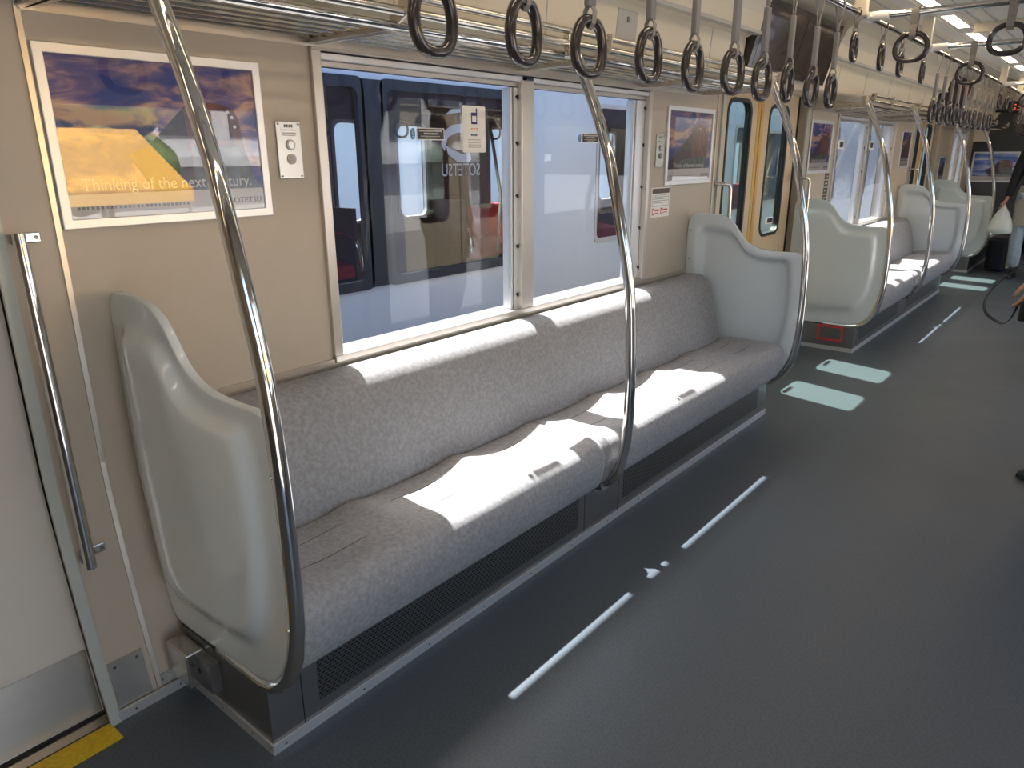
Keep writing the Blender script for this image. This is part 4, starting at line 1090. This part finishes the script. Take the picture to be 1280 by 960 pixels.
m = MB(); m.box((1.612, 3.035, .700), (1.74, 3.105, .785)); m.box((1.655, 3.045, .785), (1.70, 3.095, .81)); m.build('camera_body', M['camera'], t, bevel=.008)
m = MB(); m.tube([(1.69, 3.04, .742), (1.69, 2.97, .742)], .034, 16); m.build('lens', M['dark'], t, smooth=True)
m = MB(); pts = [(1.66,3.08,.965),(1.60,3.08,.945),(1.555,3.08,.90),(1.51,3.08,.845),(1.483,3.08,.79),(1.478,3.08,.745),(1.495,3.08,.708),(1.53,3.08,.685),(1.562,3.08,.675),(1.585,3.08,.70),(1.60,3.08,.755),(1.612,3.07,.80)]
def smooth_pts(pts, n=4):
    out = []; P_ = [Vector(p) for p in pts]
    for i in range(len(P_)-1):
        a, b, c, d = P_[max(i-1,0)], P_[i], P_[i+1], P_[min(i+2,len(P_)-1)]
        for k in range(n):
            u = k/n; out.append(.5*((2*b)+(c-a)*u+(2*a-5*b+4*c-d)*u*u+(3*b-a-3*c+d)*u**3))
    out.append(P_[-1]); return out
m.ribbon(smooth_pts(pts), .016, .003, (.45, 1, .25)); m.build('neck_strap', M['black'], t, smooth=True)
# person with the bag, far along the car
rx, ry = 1.07, 9.55
person('person', (rx, ry, 0), 'person in a black jacket and pale trousers far down the aisle, carrying a white bag', (-.1, -1, 0), None, M['denim'],
    dict(pelvis=(rx,ry,.92), waist=(rx,ry,1.08), chest=(rx,ry,1.30), neck=(rx,ry,1.46), head=(rx,ry-.02,1.56), sr=(rx-.17,ry,1.38), er=(rx-.22,ry,1.10), wr=(.815,ry-.06,.90),
         sl=(rx+.17,ry,1.38), el=(rx+.22,ry,1.10), wl=(rx+.22,ry-.03,.86), hr=(rx-.09,ry,.88), kr=(rx-.10,ry-.02,.50), ar=(rx-.08,ry,.10), hl=(rx+.09,ry,.88), kl=(rx+.10,ry-.02,.50), al=(rx+.12,ry+.05,.10)),
    [('wr', (-.25,0,-1), (0,-1,0)), ('wl', (0,0,-1), (0,-1,0))], M['jacket'])
m = MB(); rows = []
pp = [o for o in bpy.data.objects if o.name.startswith('person') and o.type == 'EMPTY' and o.location.y > 8][0]
for z, w, d in ((1.04,.155,.115),(.95,.175,.13),(.85,.182,.14),(.75,.180,.142),(.66,.176,.140),(.60,.172,.138)):
    rows.append([(rx+w*math.cos(2*PI*k/24), ry+d*math.sin(2*PI*k/24)+.006*math.sin(7*k), z) for k in range(25)])
m.grid(rows); m.grid([[(rx+(x-rx)*.9, ry+(y-ry)*.9, z) for x, y, z in rows[-1]], rows[-1]]); o = m.build('long_shirt', M['khaki'], pp, smooth=True)
t = thing('plastic_bag', (.80, 9.48, .50), label='white plastic carrier bag hanging from the hand of the person in the black jacket', cat='bag')
m = MB(); rows = []
for z, w, d in ((.82,.012,.010),(.78,.035,.02),(.72,.07,.04),(.64,.105,.055),(.56,.13,.065),(.52,.125,.06),(.50,.10,.045)):
    rows.append([(.80+w*math.cos(2*PI*k/20)*(1+.08*math.sin(5*k+z*40)), 9.49+d*math.sin(2*PI*k/20), z) for k in range(21)])
m.grid(rows); m.add(rows[-1][:-1], [tuple(range(20))]); m.add(rows[0][:-1], [tuple(range(20))]); m.build('bag_body', M['bag'], t, smooth=True)
m = MB(); m.tube([(.79,9.49,.80),(.775,9.48,.84),(.79,9.48,.868),(.81,9.48,.84),(.805,9.49,.80)], .006, 6); m.build('bag_handles', M['bag'], t, smooth=True)
# dark backpack on the floor by the third bench
t = thing('backpack', (.80, 10.0, 0), label='black bag with tan side lying against the third bench, behind the white plastic bag', cat='bag')
m = MB(); m.box((.66, 9.9, .0), (.88, 10.3, .42)); m.build('bag_body', M['jacket'], t, bevel=.05)
m = MB(); m.box((.875, 9.93, .05), (.90, 10.2, .30)); m.build('front_pocket', pmat('tan_cloth', (.30, .25, .14), .8), t, bevel=.01)

# ------------------------------------------------------------------ every screw, joint and catch is a piece of its own
def islands(me):
    bm = bmesh.new(); bm.from_mesh(me); seen = set(); out = []
    for v in bm.verts:
        if v.index in seen: continue
        st = [v]; isl = []; seen.add(v.index)
        while st:
            w = st.pop(); isl.append(w.index)
            for e in w.link_edges:
                q = e.other_vert(w)
                if q.index not in seen: seen.add(q.index); st.append(q)
        out.append(set(isl))
    bm.free(); return out
def keep(me, ids):
    bm = bmesh.new(); bm.from_mesh(me)
    bmesh.ops.delete(bm, geom=[v for v in bm.verts if v.index not in ids], context='VERTS'); r = me.copy(); bm.to_mesh(r); bm.free(); return r
for o in list(bpy.data.objects):
    if o.type == 'MESH' and o.name.split('.')[0] in ('panel_screw', 'plate_screw', 'bracket_screw', 'pole_screw', 'panel_joint', 'channel_catch', 'seat_seam', 'red_symbol', 'printed_headlamps'):
        me = o.data; nm = {'printed_headlamps': 'printed_headlamp'}.get(o.name.split('.')[0], o.name.split('.')[0]); isl = islands(me)
        for ids in isl[1:]:
            c = o.copy(); c.data = keep(me, ids); COL.objects.link(c)
            c.name = nm
        o.data = keep(me, isl[0])
        if nm != o.name.split('.')[0]: o.name = nm
    if o.type == 'MESH' and o.name.split('.')[0] == 'body':
        isl = sorted(islands(o.data), key=len); print('BODY', [len(i) for i in isl][-6:]); o.data = keep(o.data, isl[-1])

# ------------------------------------------------------------------ light
W = bpy.data.worlds.new('world'); S.world = W; W.use_nodes = True
nt = W.node_tree; bg = nt.nodes['Background']
sky = nt.nodes.new('ShaderNodeTexSky'); sky.sky_type = 'NISHITA'; sky.sun_disc = False
sky.sun_elevation = math.radians(60); sky.sun_rotation = math.radians(-75); sky.air_density = 1.2; sky.dust_density = 4.0
nt.links.new(sky.outputs['Color'], bg.inputs['Color']); bg.inputs['Strength'].default_value = .85
sd = bpy.data.lights.new('sun', 'SUN'); sd.energy = 30; sd.angle = math.radians(.55); sd.color = (1., .97, .94)
so = bpy.data.objects.new('sun', sd); COL.objects.link(so); so.location = (-6, 2, 12)
so.rotation_euler = Vector((1, -.20, -1.72)).to_track_quat('-Z', 'Y').to_euler()

# ------------------------------------------------------------------ camera
cam = bpy.data.cameras.new('camera'); co = bpy.data.objects.new('view_camera', cam); COL.objects.link(co)
yaw, pit, rol, F = -.691, -.306, -.0049, 906.5
fd = Vector((math.sin(-yaw)*-1*math.cos(pit), math.cos(yaw)*math.cos(pit), math.sin(pit)))
r = fd.cross(Vector((0, 0, 1))).normalized(); u = r.cross(fd)
c, s = math.cos(rol), math.sin(rol); r2 = r*c+u*s; u2 = -r*s+u*c
mt = Matrix(((r2.x, u2.x, -fd.x, 1.8852), (r2.y, u2.y, -fd.y, -.7228), (r2.z, u2.z, -fd.z, 1.3966), (0, 0, 0, 1)))
co.matrix_world = mt
cam.sensor_width = 36; cam.lens = F/1280*36; cam.clip_start = .02; cam.clip_end = 200
S.camera = co
S.view_settings.view_transform = 'Standard'; S.view_settings.look = 'None'; S.view_settings.gamma = 1; S.view_settings.use_curve_mapping = False
S.view_settings.exposure = -0.3
S.cycles.use_denoising = True
S.cycles.max_bounces = 10; S.cycles.transparent_max_bounces = 24
S.cycles.sample_clamp_indirect = 6
